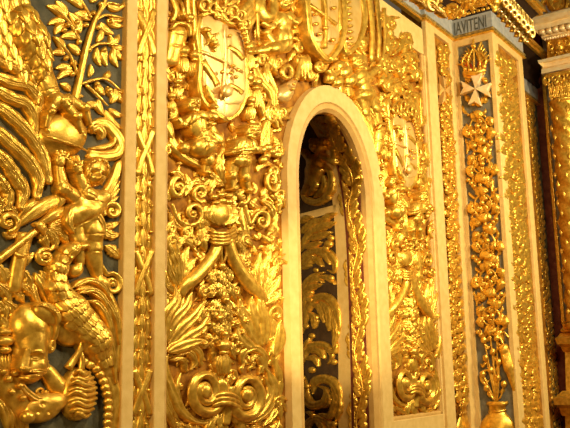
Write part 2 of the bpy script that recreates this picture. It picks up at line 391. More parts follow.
# plane B: dark ground plus stone borders
q0 = P3(B, 352, 440); far = pB+wd*2.2
gv = [(*(pB-wd*.02)[:2], 0), (*far[:2], 0), (*far[:2], 3.9), (*(pB-wd*.02)[:2], 3.9)]
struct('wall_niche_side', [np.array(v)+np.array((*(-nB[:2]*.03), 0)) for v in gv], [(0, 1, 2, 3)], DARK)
def onB(pts, h=0.): return [P3(B, x, y, h) for x, y in pts]
def slabB(name, a, b, m=STONE, h=.012):
    """curved stone band on B between two pixel curves"""
    a, b = crv(a, 40), crv(b, 40); n = 40
    top = onB(a, h)+onB(b, h); bot = onB(a, -.03)+onB(b, -.03); V = top+bot
    Fc = [(i, i+1, n+i+1, n+i) for i in range(n-1)]+[(i, 2*n+i, 2*n+i+1, i+1) for i in range(n-1)]+[(n+i, n+i+1, 3*n+i+1, 3*n+i) for i in range(n-1)]
    Fc += [(0, n, 3*n, 2*n), (n-1, 3*n-1, 4*n-1, 2*n-1)]
    return struct(name, V, Fc, m)
in_px = [(338.5, 440), (338, 330), (335.5, 240), (331, 190), (324, 155), (316, 134), (304, 116)]
slabB('trim_niche_edge', edge_px, in_px)
slabB('trim_niche_bar', [(250, 226.8), (336, 204.5)], [(250, 238), (336, 211)])
slabB('trim_red_line', [(354.3, 440), (351.5, 330), (347.8, 240), (342.8, 190), (334.8, 155), (323, 130), (311, 114)], edge_px, RED, .016)
# deep part of the niche: back, left side and lid
vt = EB.copy(); vt2 = vt+np.array([-1.2, .9, 0])
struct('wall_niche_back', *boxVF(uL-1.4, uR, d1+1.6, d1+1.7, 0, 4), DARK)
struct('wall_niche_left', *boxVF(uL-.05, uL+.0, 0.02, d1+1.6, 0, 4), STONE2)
struct('niche_light_lid', *boxVF(uL-1.4, uR+1.2, .25, d1+1.7, 3.95, 4.0), DARK)  # unseen flat lid added to block light from above
# ---- pier faces ----
def pierbox(name, fr, axis, a0, a1, z0, z1, off0, m, th=.03):
    """slab on a pier face: a = x (faces A6/A8) or y (A7/AE)"""
    if axis == 'x': return struct(name, *boxVF(a0, a1, off0-th, off0+.02, z0, z1), m, bev=.005)
    return struct(name, *boxVF(off0-th, off0+.02, min(a0, a1), max(a0, a1), z0, z1), m, bev=.005)
ztop6 = P3(A6, 452, 34)[2]
struct('wall_pier', *boxVF(X7, X8, Y8, .3, 0, ztop6+2), GROUND)
struct('wall_beyond', *boxVF(X8-.1, XE+.05, YP, .3, 0, ztop6+2), GROUND)
struct('wall_recess', *boxVF(r2-.05, X7+.05, YP+.01, .3, 0, ztop6+2), GROUND)
# face 6: stone border pieces
T6 = dict(l0=r2-.11, l=P3(A6, 437.3, 60)[0], r=P3(A6, 450.3, 60)[0])
A6F = Plane((0, YP-.03, 0), (0, -1, 0)); T6['l'] = P3(A6F, 452.4, 350)[0]; T6['r'] = P3(A6F, 467.2, 350)[0]
z6t = P3(A6, 436.5, 37)[2]
pierbox('trim_10', A6, 'x', r1+.03, T6['l'], 0, ztop6, YP, STONE)
pierbox('trim_11', A6, 'x', T6['r'], X7, 0, ztop6, YP, STONE)
pierbox('trim_12', A6, 'x', T6['l'], T6['r'], z6t, ztop6, YP, STONE)
# face 7
A7F = Plane((X7-.03, 0, 0), (-1, 0, 0)); A8F = Plane((0, Y8-.03, 0), (0, -1, 0))
y7l, y7r = P3(A7F, 476.0, 350)[1], P3(A7F, 511.0, 350)[1]; z7t = P3(A7, 458, 48)[2]
pierbox('trim_13', A7, 'y', YP, y7l, 0, ztop6, X7, STONE)
pierbox('trim_14', A7, 'y', y7r, Y8+.0, 0, ztop6, X7, STONE)
pierbox('trim_15', A7, 'y', y7l, y7r, z7t, ztop6, X7, STONE)
struct('wall_slate_ground', *boxVF(X7-.006, X7, y7r, y7l, 0, z7t), SLATE2)
# face 8
x8l, x8r = P3(A8F, 519.8, 350)[0], P3(A8F, 540.8, 350)[0]; z8t = P3(A8, 498, 46)[2]
pierbox('trim_16', A8, 'x', X7-.029, x8l, 0, ztop6, Y8, STONE)
pierbox('trim_17', A8, 'x', x8r, X8+.0, 0, ztop6, Y8, STONE)
pierbox('trim_18', A8, 'x', x8l, x8r, z8t, ztop6, Y8, STONE)
struct('wall_slate_strip', *boxVF(XE-.35, XE, YP-.006, YP, 0, ztop6), SLATE)
# ---- cornice ----
plan = [(XL-1, 0), (r1+.04, 0), (r1+.04, YP), (X7, YP), (X7, Y8), (X8, Y8), (X8, YP), (XE, YP)]
def offset(d):
    P = np.array(plan, float); L = []
    for i in range(len(P)):
        ns = []
        for a, b in ((i-1, i), (i, i+1)):
            if a >= 0 and b < len(P):
                t = _n(P[b]-P[a]); ns.append(np.array((t[1], -t[0])))
        L.append(P[i]+d*(ns[0]+ns[1] if len(ns) == 2 and abs(ns[0]@ns[1]) < .5 else ns[0]))
    return np.array(L)
def run(name, prof, m, bev=0):
    rings = []
    for d, z in prof:
        o_ = offset(d); rings.append(np.c_[o_, np.full(len(o_), z)])
    n = len(plan); V = np.vstack(rings); Fc = [(j*n+i, j*n+i+1, (j+1)*n+i+1, (j+1)*n+i) for j in range(len(rings)-1) for i in range(n-1)]
    return struct(name, V, Fc, m, bev=bev)
zc = lambda y: P3(A7, 490-(28-y)*.07, y)[2]
z0, z1, z2, z3, z4 = zc(33.5), zc(28.6), zc(12.5), zc(8.5), zc(-32)
zm = z0+(z1-z0)*.45
run('trim_cornice_gold', [(0, z0), (.045, z0), (.06, z0+.01), (.05, zm)], GOLD)
run('trim_cornice_ornament', [(.05, zm), (.045, zm+.005), (.055, z1-.012), (.05, z1), (.03, z1)], mat('worn_gold_ornament', (.55, .36, .08), .5, .45, .8, 45, col2=(.16, .11, .04), vscale=40))
run('trim_cornice_frieze', [(.035, z1-.01), (.035, z2+.01)], GREY)
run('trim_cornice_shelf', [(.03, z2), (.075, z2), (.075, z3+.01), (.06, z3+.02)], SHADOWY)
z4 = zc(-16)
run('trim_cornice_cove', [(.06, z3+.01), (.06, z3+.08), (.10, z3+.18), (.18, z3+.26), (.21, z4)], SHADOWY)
run('trim_cornice_top', [(.20, z4-.01), (.235, z4-.01), (.235, z4+.03), (.26, z4+.035), (.26, z4+.08), (.1, z4+.08)], GOLD)
struct('wall_end', *boxVF(XE, XE+.2, -6, .3, 0, 6), SHADOWY)
# ================= left panel =================
L = Plane((0, -.008, 0), (0, -1, 0))
G = 'carvings on the left panel'
def shoot(T, fr, x0, y0, x1, y1, w, h=2.2, base=1.6, bend=.12, m=None, **k):
    mx, my = (x0+x1)/2-(y1-y0)*bend, (y0+y1)/2+(x1-x0)*bend
    k.setdefault('rib', .45)
    T.part('leaf', leaf(fr, [(x0, y0), (mx, my), (x1, y1)], w, h, base, **k), m)
t = Thing('laurel_branch', 'gilded laurel branch with berries rising up the grey ground beside the eagle leg', 'branch', L, 80, 70)
t.part('stem', tube(L, [(74, 103, 2), (79, 81, 3), (86, 49, 4), (95, 20, 4), (101, 9, 4), (108, -6, 4)], [4, 3.2, 3, 2.4, 1.6], ns=12, groove=5, gd=.06))
for q in ([(88, 50, 3), (98, 44, 4), (113, 44, 4), (124, 47, 3)], [(81, 84, 3), (98, 79, 4), (108, 80, 4), (121, 91, 3)], [(86, 85, 2), (98, 96, 3), (108, 106, 3)],
          [(94, 21, 3), (106, 15, 4), (123, 18, 4)], [(80, 42, 2), (71, 25, 3), (66, 18, 3), (52, 6, 3)], [(78, 76, 2), (71, 57, 3), (61, 44, 3), (54, 37, 2)], [(91, 18, 3), (84, 5, 3), (79, -3, 2)], [(100, 12, 3), (108, 3, 4), (120, 5, 4)]):
    t.part('twig', tube(L, q, [1.7, 1.4, .8], ns=8))
for q in [(67,18,57,0,8),(66,18,48,5,9),(66,21,49,24,8),(67,24,56,34,9),(81,37,61,37,9),(81,33,70,12,10),(92,20,75,13,10),(80,55,69,44,8),(65,52,54,36,8),(66,54,51,53,7),(73,69,56,68,8),(74,71,58,79,8),
          (71,91,61,83,7),(98,42,102,28,7),(101,22,115,34,8),(108,19,125,26,7),(110,15,126,19,8),(108,4,124,8,8),(112,44,120,34,7),(113,45,126,48,7),(115,46,125,60,7),(114,48,119,67,7),(106,46,108,66,8),
          (98,47,102,66,7),(90,77,91,64,6),(105,79,110,70,7),(98,82,106,95,8),(118,90,127,91,6),(112,103,116,88,8),(88,102,101,104,8),(99,99,105,115,8),(106,110,124,129,8),(110,108,125,116,7),(92,2,96,-8,8),
          (84,8,66,-3,8),(120,8,126,1,5),(72,60,79,64,6),(108,86,117,98,6),(119,91,124,103,6),(90,103,86,112,6), (111,46,110,34,5),(76,30,84,22,5)]:
    shoot(t, L, *q)
for x, y in ((67.5,25),(86,25),(93,13),(98,27),(101,4),(66,58),(79,42),(72.5,74),(109.5,90),(89,50),(104,50),(112,21),(64,30),(97,84),(77,22)):
    t.part('berry', ball(L, x, y, 2.7, h=3.2))
t.part('bow', join(leaf(L, [(78, 90), (79, 101)], 5, 2, 2), leaf(L, [(73, 95), (85, 96)], 5, 2, 2)), None)
# eagle leg
t = Thing('eagle_talon_grip', 'giant gilded eagle leg with feathered thigh and talons gripping a globe', 'carving', L, 45, 60)
legp = [('c',36,38,15,46,66,10,4,5),('c',46,66,10,55,92,8,5,8),('e',60,101,11,9,20,8,9),
    ('c',56,101,5.5,49,112,4,13,15),('c',49,112,4,47,126,2.4,15,13),('c',62,102,5.5,74,117,4,14,17),('c',74,117,4,81,132,2.4,17,14),
    ('c',68,99,5.5,84,108,4,13,15),('c',84,108,4,91,123,2.2,15,12),('c',46,84,4,43,102,2.6,5,6),('c',28,18,15,36,38,15,2,4)]
onleg = over(legp, 1.3, 5., lambda a, b: 4+np.clip(30-b, 0, 60)*.08)
leg = t.part('shank', relief(L, legp,
    [(55,88,9,1,-15,-.8),(57,93,9,1,-15,-.8),(67,107,4,.8,-50,-1),(73,114,4,.8,-45,-1),(50,109,4,.8,20,-1),(80,104,4,.8,-50,-1)], res=.6))
k = 0
for row in range(7):
    for c in range(6):
        x = -4+c*10.5+(row % 2)*5.2; y = -10+row*11.5+c*1.0
        if x > 30+y*.32+6 or y > 66-abs(x-32)*.5 or (x < 8 and y > 44): continue
        t.part('feather', leaf(L, [(x, y), (x+.8, y+10), (x+2.5, y+21)], 12, 3.0, onleg, prof='leaf', rib=.6, tip=4.2, asym=.1)); k += 1
for x, y, a, b in ((47,128,48,138),(82,133,85,141),(91,125,91,134)):
    t.part('talon', tube(L, [(x, y, 10), ((x+a)/2+1, (y+b)/2, 10), (a, b, 6)], [2.6, 2, .7]))
# wing
t = Thing('eagle_wing', 'fan of long ribbed gilded wing feathers sweeping down beside the globe', 'carving', L, 20, 120)
for q, w_ in (([(-8,50),(10,63),(24,70),(36,79)],15),([(-8,72),(14,82),(30,86),(40,100),(39,122)],14),([(-8,84),(12,97),(28,104),(36,118),(37,138)],14),([(-8,98),(15,117),(32,135),(44,155),(51,183)],15),
              ([(-8,122),(14,144),(30,160),(40,178),(38,199)],15),([(-8,146),(8,162),(18,178),(25,190),(22,209)],15),([(-8,170),(4,184),(10,196),(8,210)],13),([(-8,192),(2,204),(0,214)],10)):
    f = t.part('feather', leaf(L, q, w_*.86, 4.6, 4.5, prof='round', rib=.42, n=40, ns=15, lobes=6, amp=.13, asym=.12, tip=2))
    f.data.update()
# globe
t = Thing('globe', 'gilded globe held between eagle talons and the hands of the cherub', 'globe', L, 66, 132)
t.part('ball', relief(L, [('e',66,133,26,25,0,15)], [], res=.6))
t.part('band', tube(L, [(42,134,8),(50,137,14),(65,142,16.5),(79,147,13.5),(87,151,7)], [1.0,1.5,.9], ns=8))
0 and t.part('upper_band', tube(L, [(44,124,8),(55,129,14.5),(69,133,16.2),(81,138,13.5),(88,141,8)], [.7,1.0,.7], ns=8))
# curled cloth
t = Thing('cloth_scroll', 'curled gilded ribbon of cloth between the globe and the pale stone strip', 'carving', L, 110, 140)
t.part('fold', leaf(L, [(96,133),(98,125),(106,123),(114,130),(122,144),(118,153),(105,155),(90,153)], 12, 4, 2.5, prof='const', n=30, rib=.4))
t.part('curl', leaf(L, [(94,131),(99,127),(104,133),(103,139)], 8, 3, 5, prof='round'))
t.part('inner_fold', leaf(L, [(92,148),(104,147),(114,143),(117,135)], 6, 3, 5))
# cherub
t = Thing('cherub', 'winged gilded cherub reaching both hands up to the globe', 'carved figure', L, 96, 185)
cb = [('e',98,171,12.5,15.5,12,12,5),('e',92,206,17,14,-35,12,5),('e',80,214,15,13,-20,11,4),
    ('c',63,165,4.2,66,188,6.5,6,7),('c',66,188,6.5,84,200,7.5,7,7),('c',79,174,4.4,88,194,6,11,12),('c',88,194,6,106,197,7,12,8),('c',106,196,7,100,206,9,7,6),
    ('e',63,159,5.5,7,0,4.5,7),('e',76,168,5.2,6.5,-30,4.5,12),
    ('c',60,155,1.5,58.5,149,1.2,9,9),('c',63,154,1.5,62.5,147,1.2,10,10),('c',66,155,1.5,66.5,149,1.2,10,9),('c',68,158,1.4,71,153,1.2,9,9),
    ('c',72,166,1.5,69.5,159,1.2,14,13),('c',75,164,1.5,72.5,156.5,1.2,14,13),('c',78,163,1.5,77,156,1.2,14,13),('c',80.5,166,1.4,82,161,1.2,13,12),
    ('c',92,214,12,97,232,9.5,6,7),('c',97,232,9.5,98,246,8.5,7,5),('c',98,250,9,104,273,5,4,3),('e',108,283,9,7,50,6,3),
    ('c',80,218,10,84,240,7,4,5),('c',84,240,7,86,262,4.5,4,3),('e',82,270,6,8,40,5,3)]
onc = over(cb, .6)
t.part('body', relief(L, cb,
    [(92,173.5,3,2.2,10,-5),(102,175.5,3,2.2,10,-5),(92.3,174.2,1.8,1,10,2),(102,176.2,1.8,1,10,2),(96.5,178,1.9,4,8,4.5),(97,184,3.2,1.1,8,-3),(97,187,3,1.1,8,.9),(94,169,3.6,.9,8,.9),(103,171,3.6,.9,8,.9),(91,180,3.5,3.5,0,.8),(103,182,3.5,3.5,0,.8),
     (88,196,5,1,30,-.8),(97,234,8,1,0,-1),(99,251,8,1,0,-1),(84,222,12,1.2,-30,-1.5)], res=.55))
for x, y, a, b in ((89,160,84,169),(88,165,84,178),(91,158,88,164),(94,157,92,163),(97,156,97,162),(100,157,102,163),(103,159,108,167),(105,164,110,176),(106,170,110,184),(93,155,100,153),(87,170,86,184)):
    t.part('hair_lock', leaf(L, [(x, y), ((x+a)/2+1.2, (y+b)/2-1), (a, b)], 4.6, 2.4, onc, rib=.6))
w_ = t.part('wing', leaf(L, [(102,197),(110,190),(117,174),(122,160)], 9, 3, 4, prof='round'))
for q in ((104,198,121,170),(105,199,122,180),(106,200,121,188),(105,202,120,196),(102,203,114,204)): t.part('wing_feather', leaf(L, [q[:2], ((q[0]+q[2])/2, (q[1]+q[3])/2+1), q[2:]], 6, 2.5, 3), parent=w_)
for q, ww in (([(84,208),(96,213),(104,225),(106,236)],8),([(76,206),(70,220),(76,233)],8)): t.part('loincloth', leaf(L, q, ww, 3, 12, prof='blade'))
# drapery / wing shapes left of cherub
t = Thing('drapery', 'gilded drapery sweeping left behind the cherub above the trumpet', 'carving', L, 45, 215)
for q, ww in (([(66,200),(52,203),(36,212),(16,228)],15),([(72,210),(58,214),(48,220),(40,224)],12),([(58,190),(62,200),(56,210)],10),([(40,200),(30,206),(20,218)],9)): t.part('fold', leaf(L, q, ww, 5, 3, prof='blade', rib=.2, n=18))
t = Thing('trumpet', 'gilded trumpet slanting down to the left edge below the drapery', 'carving', L, 20, 243)
t.part('pipe', tube(L, [(-6,263,7),(15,247,8),(38,229,8)], [4.6,4,3.4], ns=14)); t.part('ring', tube(L, [(32,226,8),(36,224,12),(41,229,12),(44,235,8)], [2.2], ns=8)); t.part('bell_rim', ball(L, 41, 227, 5, 6.5, -30, h=9, rh=4))
t = Thing('column_shaft', 'plain tapering gilded shaft crossing behind the trumpet at the left', 'carving', L, 16, 265)
t.part('shaft', tube(L, [(25,234,3),(20,255,4),(13,292,4)], [8,7.5,7], flat=.7, ns=14)); t.part('collar', tube(L, [(12,252,6),(20,256,9),(28,254,6)], [2.2]))
# light acanthus
t = Thing('acanthus_spray', 'bright gilded acanthus spray just above the head of the scaled bird', 'carved leaf', L, 60, 237)
for q in ([(42,226),(46,238),(50,247)],[(46,228),(56,238),(58,248)],[(48,228),(62,233),(70,244)],[(50,228),(66,228),(80,236)],[(50,226),(62,222),(68,216)],[(50,227),(72,226),(84,232)]):
    t.part('leaf', leaf(L, q, 10, 3.4, 5, lobes=4, n=18, amp=.35))
def volute(name, label, cx, cy, rx, ry, a0, turns, d, r, fr=L, tail=None, h=4, group=None, extra=(), groove=3, cat='carved scroll', m=None):
    t = Thing(name, label, cat, fr, cx, cy, group)
    sp_ = spiral(cx, cy, rx, ry, a0, turns, d, n=int(14*turns)+4)
    pts = ([(x, y, h) for x, y in tail] if tail else [])+[(x, y, h+i*.06) for i, (x, y) in enumerate(sp_)]
    n_ = len(pts); rr = [r*(.55+.45*min(1, i/3)) if tail else r for i in range(4)]+[r, r*.8, r*.5]
    t.part('coil', tube(fr, pts, rr, ns=16, groove=groove, gd=.1, n=max(30, n_*3)), m)
    t.part('eye', ball(fr, cx, cy, rx*.26, ry*.26, h=h+1), m)
    for q, ww in extra: t.part('leaf', leaf(fr, q, ww, 3, 2.5, lobes=4, n=18), m)
    return t
volute('scroll', 'small round gilded scroll under the loins of the cherub', 79, 222, 7, 6.5, 180, 1.4, 1, 2.2, h=6)
volute('scroll', 'curled gilded scroll left of the neck of the scaled bird', 45, 257, 9, 8.5, -60, 1.5, -1, 2.8, tail=[(56,240),(53,247)], extra=[([(36,252),(30,258),(27,266)],8)])
volute('scroll', 'gilded leaf scroll at the left edge beside the trumpet end', 8, 222, 11, 10, 90, 1.4, -1, 3.2, extra=[([(4,232),(12,236),(20,232)],8), ([(0,208),(12,208),(22,216)],9)])
volute('scroll', 'gilded scroll beside the pale stone strip right of the cherub waist', 112, 211, 9, 9, 150, 1.4, 1, 2.8, extra=[([(101,222),(110,226),(121,222)],9), ([(102,228),(112,235),(121,234)],11), ([(106,245),(114,250),(121,258)],12)])
volute('scroll', 'gilded scroll beside the pale stone strip at the cherub foot', 112, 284, 9.5, 11, -120, 1.5, 1, 2.8, tail=[(100,262),(104,270)])
# scaled bird
t = Thing('scaled_bird', 'gilded bird with scaly feathers and folded wing below the cherub', 'carved bird', L, 70, 290)
bird = [('e',76,248,9,7,-30,9,6),('c',74,250,8,62,266,9,5,5),('c',62,266,9,60,288,11,5,5),('c',60,288,11,74,310,17,4,4),('c',74,310,17,98,340,17,4,4),('c',98,340,15,112,372,8,3,2),('e',72,325,16,22,-20,9,3)]
t.part('body', relief(L, bird, [(78,246,1.5,1.5,0,-1.5)], res=.7))
onbird = over(bird, 1.0)
t.part('beak', tube(L, [(80,247,11),(87,246,11),(90,252,8)], [3.4,2.6,.6]), label='hooked beak')
t.part('eye', ball(L, 77, 245, 1.5, h=14))
cnt = 0
spine = crv([(74,248),(63,262),(60,282),(66,300),(80,316),(94,330),(108,356)], 15); tw = tang(spine)
for i in range(15):
    wv = [8, 11, 13, 16, 22, 30, 34, 36, 36, 36, 33, 30, 26, 22, 16][i]
    for j in range(int(wv/6.2)+1):
        o_ = -wv/2+wv*(j+.5*(i % 2))/(max(1, int(wv/6.2)))
        if o_ > wv/2: continue
        x, y = spine[i]+np.array((-tw[i][1], tw[i][0]))*o_*.8
        t.part('feather', leaf(L, [(x, y), (x+tw[i][0]*11, y+tw[i][1]*11)], 8.4, 1.9, onbird, prof='round', rib=.6, tip=2.2, n=9, ns=7)); cnt += 1
wg = t.part('wing', leaf(L, [(76,290),(95,286),(108,300),(118,330),(120,372)], 16, 4, 4, prof='blade', n=24))
for q, ww in (([(72,288),(90,280),(104,286),(113,300)],6),([(78,294),(94,290),(106,300),(114,325)],6),([(88,300),(100,304),(110,322),(116,350)],6),([(98,316),(108,334),(114,356),(118,384)],6),([(92,292),(108,302),(118,322),(121,345)],5)):
    t.part('wing_feather', leaf(L, q, ww, 3, 8, prof='blade', n=18), parent=wg)
for q, ww in (([(36,272),(42,282),(50,300),(56,318)],10),([(42,270),(50,284),(54,300)],8),([(34,282),(36,296),(44,312)],8)): t.part('tail_plume', leaf(L, q, ww, 3.5, 3, prof='blade', n=18))
# bearded head
t = Thing('bald_man_head', 'bald gilded man head with a curling moustache looking down, at lower left', 'carved head', L, 36, 345)
hd = [('e',36,331,21,29,-10,18,3),('e',35,358,17.5,26,-4,17,3),('e',31,374,12,11,0,16,0),('e',53,346,4.2,7.5,10,4,12),('c',56,372,8,66,386,10,1,1),
      ('c',24,350,2.4,19.5,368,4.6,17,20.5),('c',19,369,2.2,24,370,3.2,17,17)]
t.part('face', relief(L, hd,
    [(16,356,2.6,2.6,10,-3),(32.5,358,4.6,3.6,10,-4.6),(32.5,358.6,3.2,2,10,4.2),(32.5,358.9,3,.5,10,-1.5),(31,352,4,1.6,-14,1.2),(38,353,4,1.6,22,1.4),(27,366,1.6,4.5,28,-2),(41,366,6,6,0,2.4),
     (24,375,6,1.3,-6,-4),(27,379.5,5,2,-8,3),(29,384,6,1.2,-8,-2),(53,346,1.8,3.6,10,-3.5),(45,350,2.6,13,0,-1.6),(34,326,10,8,0,1.0)], res=.45, k=3.4))
onhd = over(hd, .4, 3.4)
hm = [('e',48,313,14,11,35,8,15),('e',56,327,6,15,-5,6,13)]
onhm = over(hm, 1., 5)
t.part('hair', relief(L, hm, [], res=.6))
for i in range(7):
    t.part('hair_lock', leaf(L, [(36+i*1.5, 306-i*.3), (46+i*1.8, 304+i*2.2), (57-i*.1, 315+i*2.4), (58-i*.5, 330+i*1.8)], 4.4, 2.6, onhm, rib=.6, n=22))
for q, ww in (([(21,373),(32,371),(44,372),(54,367),(58,360)],5.4),([(24,376),(36,375),(48,374)],3.6),([(18,373),(13,377),(12,374)],4)): t.part('moustache', leaf(L, q, ww, 3.6, onhd, rib=.6, n=18), label='curling moustache')
# collar and armour
t = Thing('collar_ribbon', 'gilded ribbon collar curving under the moustached head', 'carving', L, 40, 398)
t.part('band', leaf(L, [(18,376),(24,388),(38,399),(54,401),(67,398)], 8, 3.4, 8, prof='const', n=24, rib=.5)); t.part('curl', tube(L, spiral(41, 391, 6, 5, 0, 1.2, 1), [2.2,1.2]))
t.part('lappet', relief(L, [('e',46,408,20,14,-25,8,5),('e',58,402,12,9,-20,6,6)], [(42,404,2,2,0,-2),(48,412,2,2,0,-2),(38,412,2,2,0,-2)]))
t = Thing('shoulder_armour', 'studded gilded shoulder plate at the lower left corner', 'carving', L, 14, 392)
t.part('plate', leaf(L, [(-6,370),(8,384),(20,400),(30,416)], 24, 6, 5, prof='const', n=20, rib=.15))
for x, y in ((3,372),(9,379),(15,373),(20,386),(27,417),(12,392),(23,398)): t.part('stud', ball(L, x, y, 3.4 if y < 410 else 7, h=12))
for i in range(5): t.part('strap', leaf(L, [(-6+i*5, 396+i*3), (4+i*5, 408+i*3), (10+i*5, 432)], 8, 4, 3, prof='blade'))
t = Thing('grotesque_rosette', 'wrinkled round gilded rosette right of the moustached head', 'carving', L, 81, 393)
t.part('core', relief(L, [('e',82,394,17,27,5,10,3)], []))
for i in range(9):
    y = 374+i*5.2; hw = 15*math.sqrt(max(.1, 1-((y-395)/25)**2))
    t.part('fold', tube(L, [(82-hw, y+2, 8), (82-hw*.4, y-3+(i % 2)*2, 13), (82+hw*.3, y+1, 13), (82+hw, y-2, 8)], [1.6,2.6,2.6,1.6], ns=8))
t.part('stem', tube(L, [(83,338,10),(80,350,9),(72,362,8),(68,368,8)], [2.6,3,4])); t.part('stalk', tube(L, [(80,352,8),(82,360,9),(81,370,9)], [2.6,3]))
t = Thing('scalloped_border', 'gilded band with scalloped inner edge curving round the wrinkled rosette', 'carving', L, 108, 390)
t.part('band', leaf(L, [(80,356),(96,362),(110,378),(117,402),(116,436)], 15, 4, 3, prof='const', n=30, rib=.3))
for i, (x, y) in enumerate(crv([(84,362),(96,369),(104,384),(108,404),(107,430)], 12)): t.part('scallop', ball(L, x, y, 4.4, h=7, rh=4))
t = Thing('leaf_cluster', 'ruffled gilded leaf cluster at the left edge above the moustached head', 'carved leaf', L, 10, 300)
for q in ([(-4,262),(4,272),(8,284)],[(0,268),(12,276),(18,290)],[(-4,282),(8,292),(10,306)],[(4,284),(18,292),(26,302)],[(-4,300),(6,310),(6,322)],[(4,300),(14,308),(14,322)],[(16,286),(26,286),(36,296)],[(22,268),(30,280),(30,294)],[(2,316),(8,326),(4,338)]): t.part('leaf', leaf(L, q, 12, 4, 4, lobes=3, n=15))
t = Thing('beaded_tassel', 'stack of gilded knobs hanging at the left edge beside the moustached head', 'carving', L, 6, 352)
for i, (y, r_) in enumerate(((332,6),(341,8),(350,6))): t.part('knob', ball(L, 5, y, r_, r_*.7, h=7, seg=8, nu=24))
for i in range(4): t.part('tassel_strand', leaf(L, [(0+i*3.2, 354), (1+i*3.2, 366), (0+i*3.4, 378)], 5, 3, 5))
# ================= garland strip =================
GS = Plane((0, -.010, 0), (0, -1, 0))
t = Thing('laurel_garland', 'tall gilded garland of overlapping laurel leaves wound with ribbon between stone strips', 'garland', GS, 146, 428)
def gx(y): return 148.2-y*.0125
i = 0; y = 440
while y > -14:
    c = gx(y)
    for s_, l_ in ((-1, 0), (1, 0), (0, 3)):
        if i*3 > 96: break
        t.part('leaf', leaf(GS, [(c-1.5+s_*3.6, y-l_), (c-1.5+s_*6.6, y-l_-9), (c-1.5+s_*4.6, y-l_-24)], 7.6, 2.4, 1.0+(s_ == 0)*1.8, rib=.6, tip=.8, n=12, ns=9))
    i += 1; y -= 17
b = []
for k in range(34):
    y = 430-k*13.2; b += [ball(GS, gx(y)+(5.6 if k % 2 else -5.6), y, 1.7, h=3.4), ball(GS, gx(y)+(-3 if k % 2 else 3), y-6, 1.5, h=4.6)]
for k, q in enumerate(b[:60]): t.part('berry', q)
for k, y0 in enumerate((391, 271, 151, 31)):
    for s_ in (-1, 1):
        c = gx(y0); t.part('ribbon', leaf(GS, [(c+s_*8.3, y0-22), (c+s_*3.6, y0-9), (c-s_*3.6, y0+9), (c-s_*8.3, y0+24)], 5, 1.2, 5+(s_ > 0)*.8, prof='const', rib=0, n=14))
# ================= panel left of the niche =================
GP = 'carvings on the panel left of the niche'
WINGS = []                                       # things repeated on the right hand panel
def T2(name, label, cat, x, y, rep=None, group=None):
    t = Thing(name, label, cat, A, x, y, group)
    if rep: WINGS.append((t, rep))
    return t
def putto(label, rep, prims, det, x, y, hair=(), wing=(), name='putto'):
    t = T2(name, label, 'carved figure', x, y, rep)
    prims = [tuple(p[:7])+tuple(v+5 for v in p[7:]) for p in prims]
    t.part('body', relief(A, prims, det, res=.5, k=4)); ob = over(prims, 0)
    for q in hair: t.part('hair_lock', leaf(A, q, 3.2, 1.6, ob, n=8, ns=7, rib=.5))
    for q, ww in wing: t.part('wing_feather', leaf(A, q, ww, 2, 3, n=10))
    return t
def face(x, y, s=1., a=0): return [(x-3*s, y-.5*s, 1.7*s, 1.3*s, a, -3*s), (x+2.6*s, y, 1.6*s, 1.3*s, a, -3*s), (x, y+1.4*s, 1.1*s, 2.2*s, a, 2.6*s), (x, y+5*s, 2*s, .8*s, a, -2.6*s)]
# shield
t = T2('shield', 'large pale quartered shield with carved bands, upper part of the panel beside the garland', 'coat of arms', 225, 65, 'pale quartered shield near the top of the panel right of the niche')
t.part('field', relief(A, [('b',217,53,14.5,40,-3,3.5,9),('b',234,66,12.5,38,-3,3.5,9.6),('e',228,102,17,17,0,4,8.5)], [(226,60,1.2,50,0,-.8)], res=.6, k=8), PALE)
shoulder = [(203,16),(199,34),(201,60),(200,84),(206,102),(228,120)]
t.part('frame', leaf(A, shoulder, 4.5, 3, 11, prof='const', n=24, rib=.5)); t.part('frame', leaf(A, [(203,15),(214,12),(228,22),(240,26),(249,34)], 4.5, 3, 12, prof='const', n=16, rib=.5))
t.part('frame', leaf(A, [(249,34),(247,60),(247,92),(240,112),(228,120)], 4, 3, 10, prof='const', n=24, rib=.5))
def pb(q, w_, h_=2.0, b_=13.2, nm='band', m=PALE): t.part(nm, leaf(A, q, w_, h_, b_, prof='const', rib=0, ns=5, n=10), m)
pb([(226,24),(226,60),(224,100)], 3.4); pb([(203,51),(222,60),(244,72)], 3.2)
pb([(204,60),(211,72),(219,85)], 6, 1.6, 13.2, 'bend', GOLD); pb([(229,46),(237,51),(245,59)], 5, 1.6, 13.2, 'bar', GOLD); pb([(229,84),(237,88),(244,93)], 5, 1.6, 13.2, 'bar', GOLD)
t.part('lion', relief(A, [('c',209,31,2.6,215,42,3.2,15),('c',215,42,3,217,50,1.4,15),('c',213,38,1.4,209,44,1,15),('c',214,36,1.6,220,33,1.1,15),('e',208,29,3,3,0,3,15),('c',216,47,1,221,44,1,15)], [], res=.5))
t.part('escutcheon', ball(A, 227, 91, 5.5, 6.5, h=17, rh=3.5), PALE); t.part('quarter', leaf(A, [(207,84),(212,96),(219,106)], 6, 2, 14, lobes=3), None)
for x, y in ((233,66),(238,70),(231,73),(236,77),(230,36),(222,72)): t.part('boss', ball(A, x, y, 1.9, h=17))
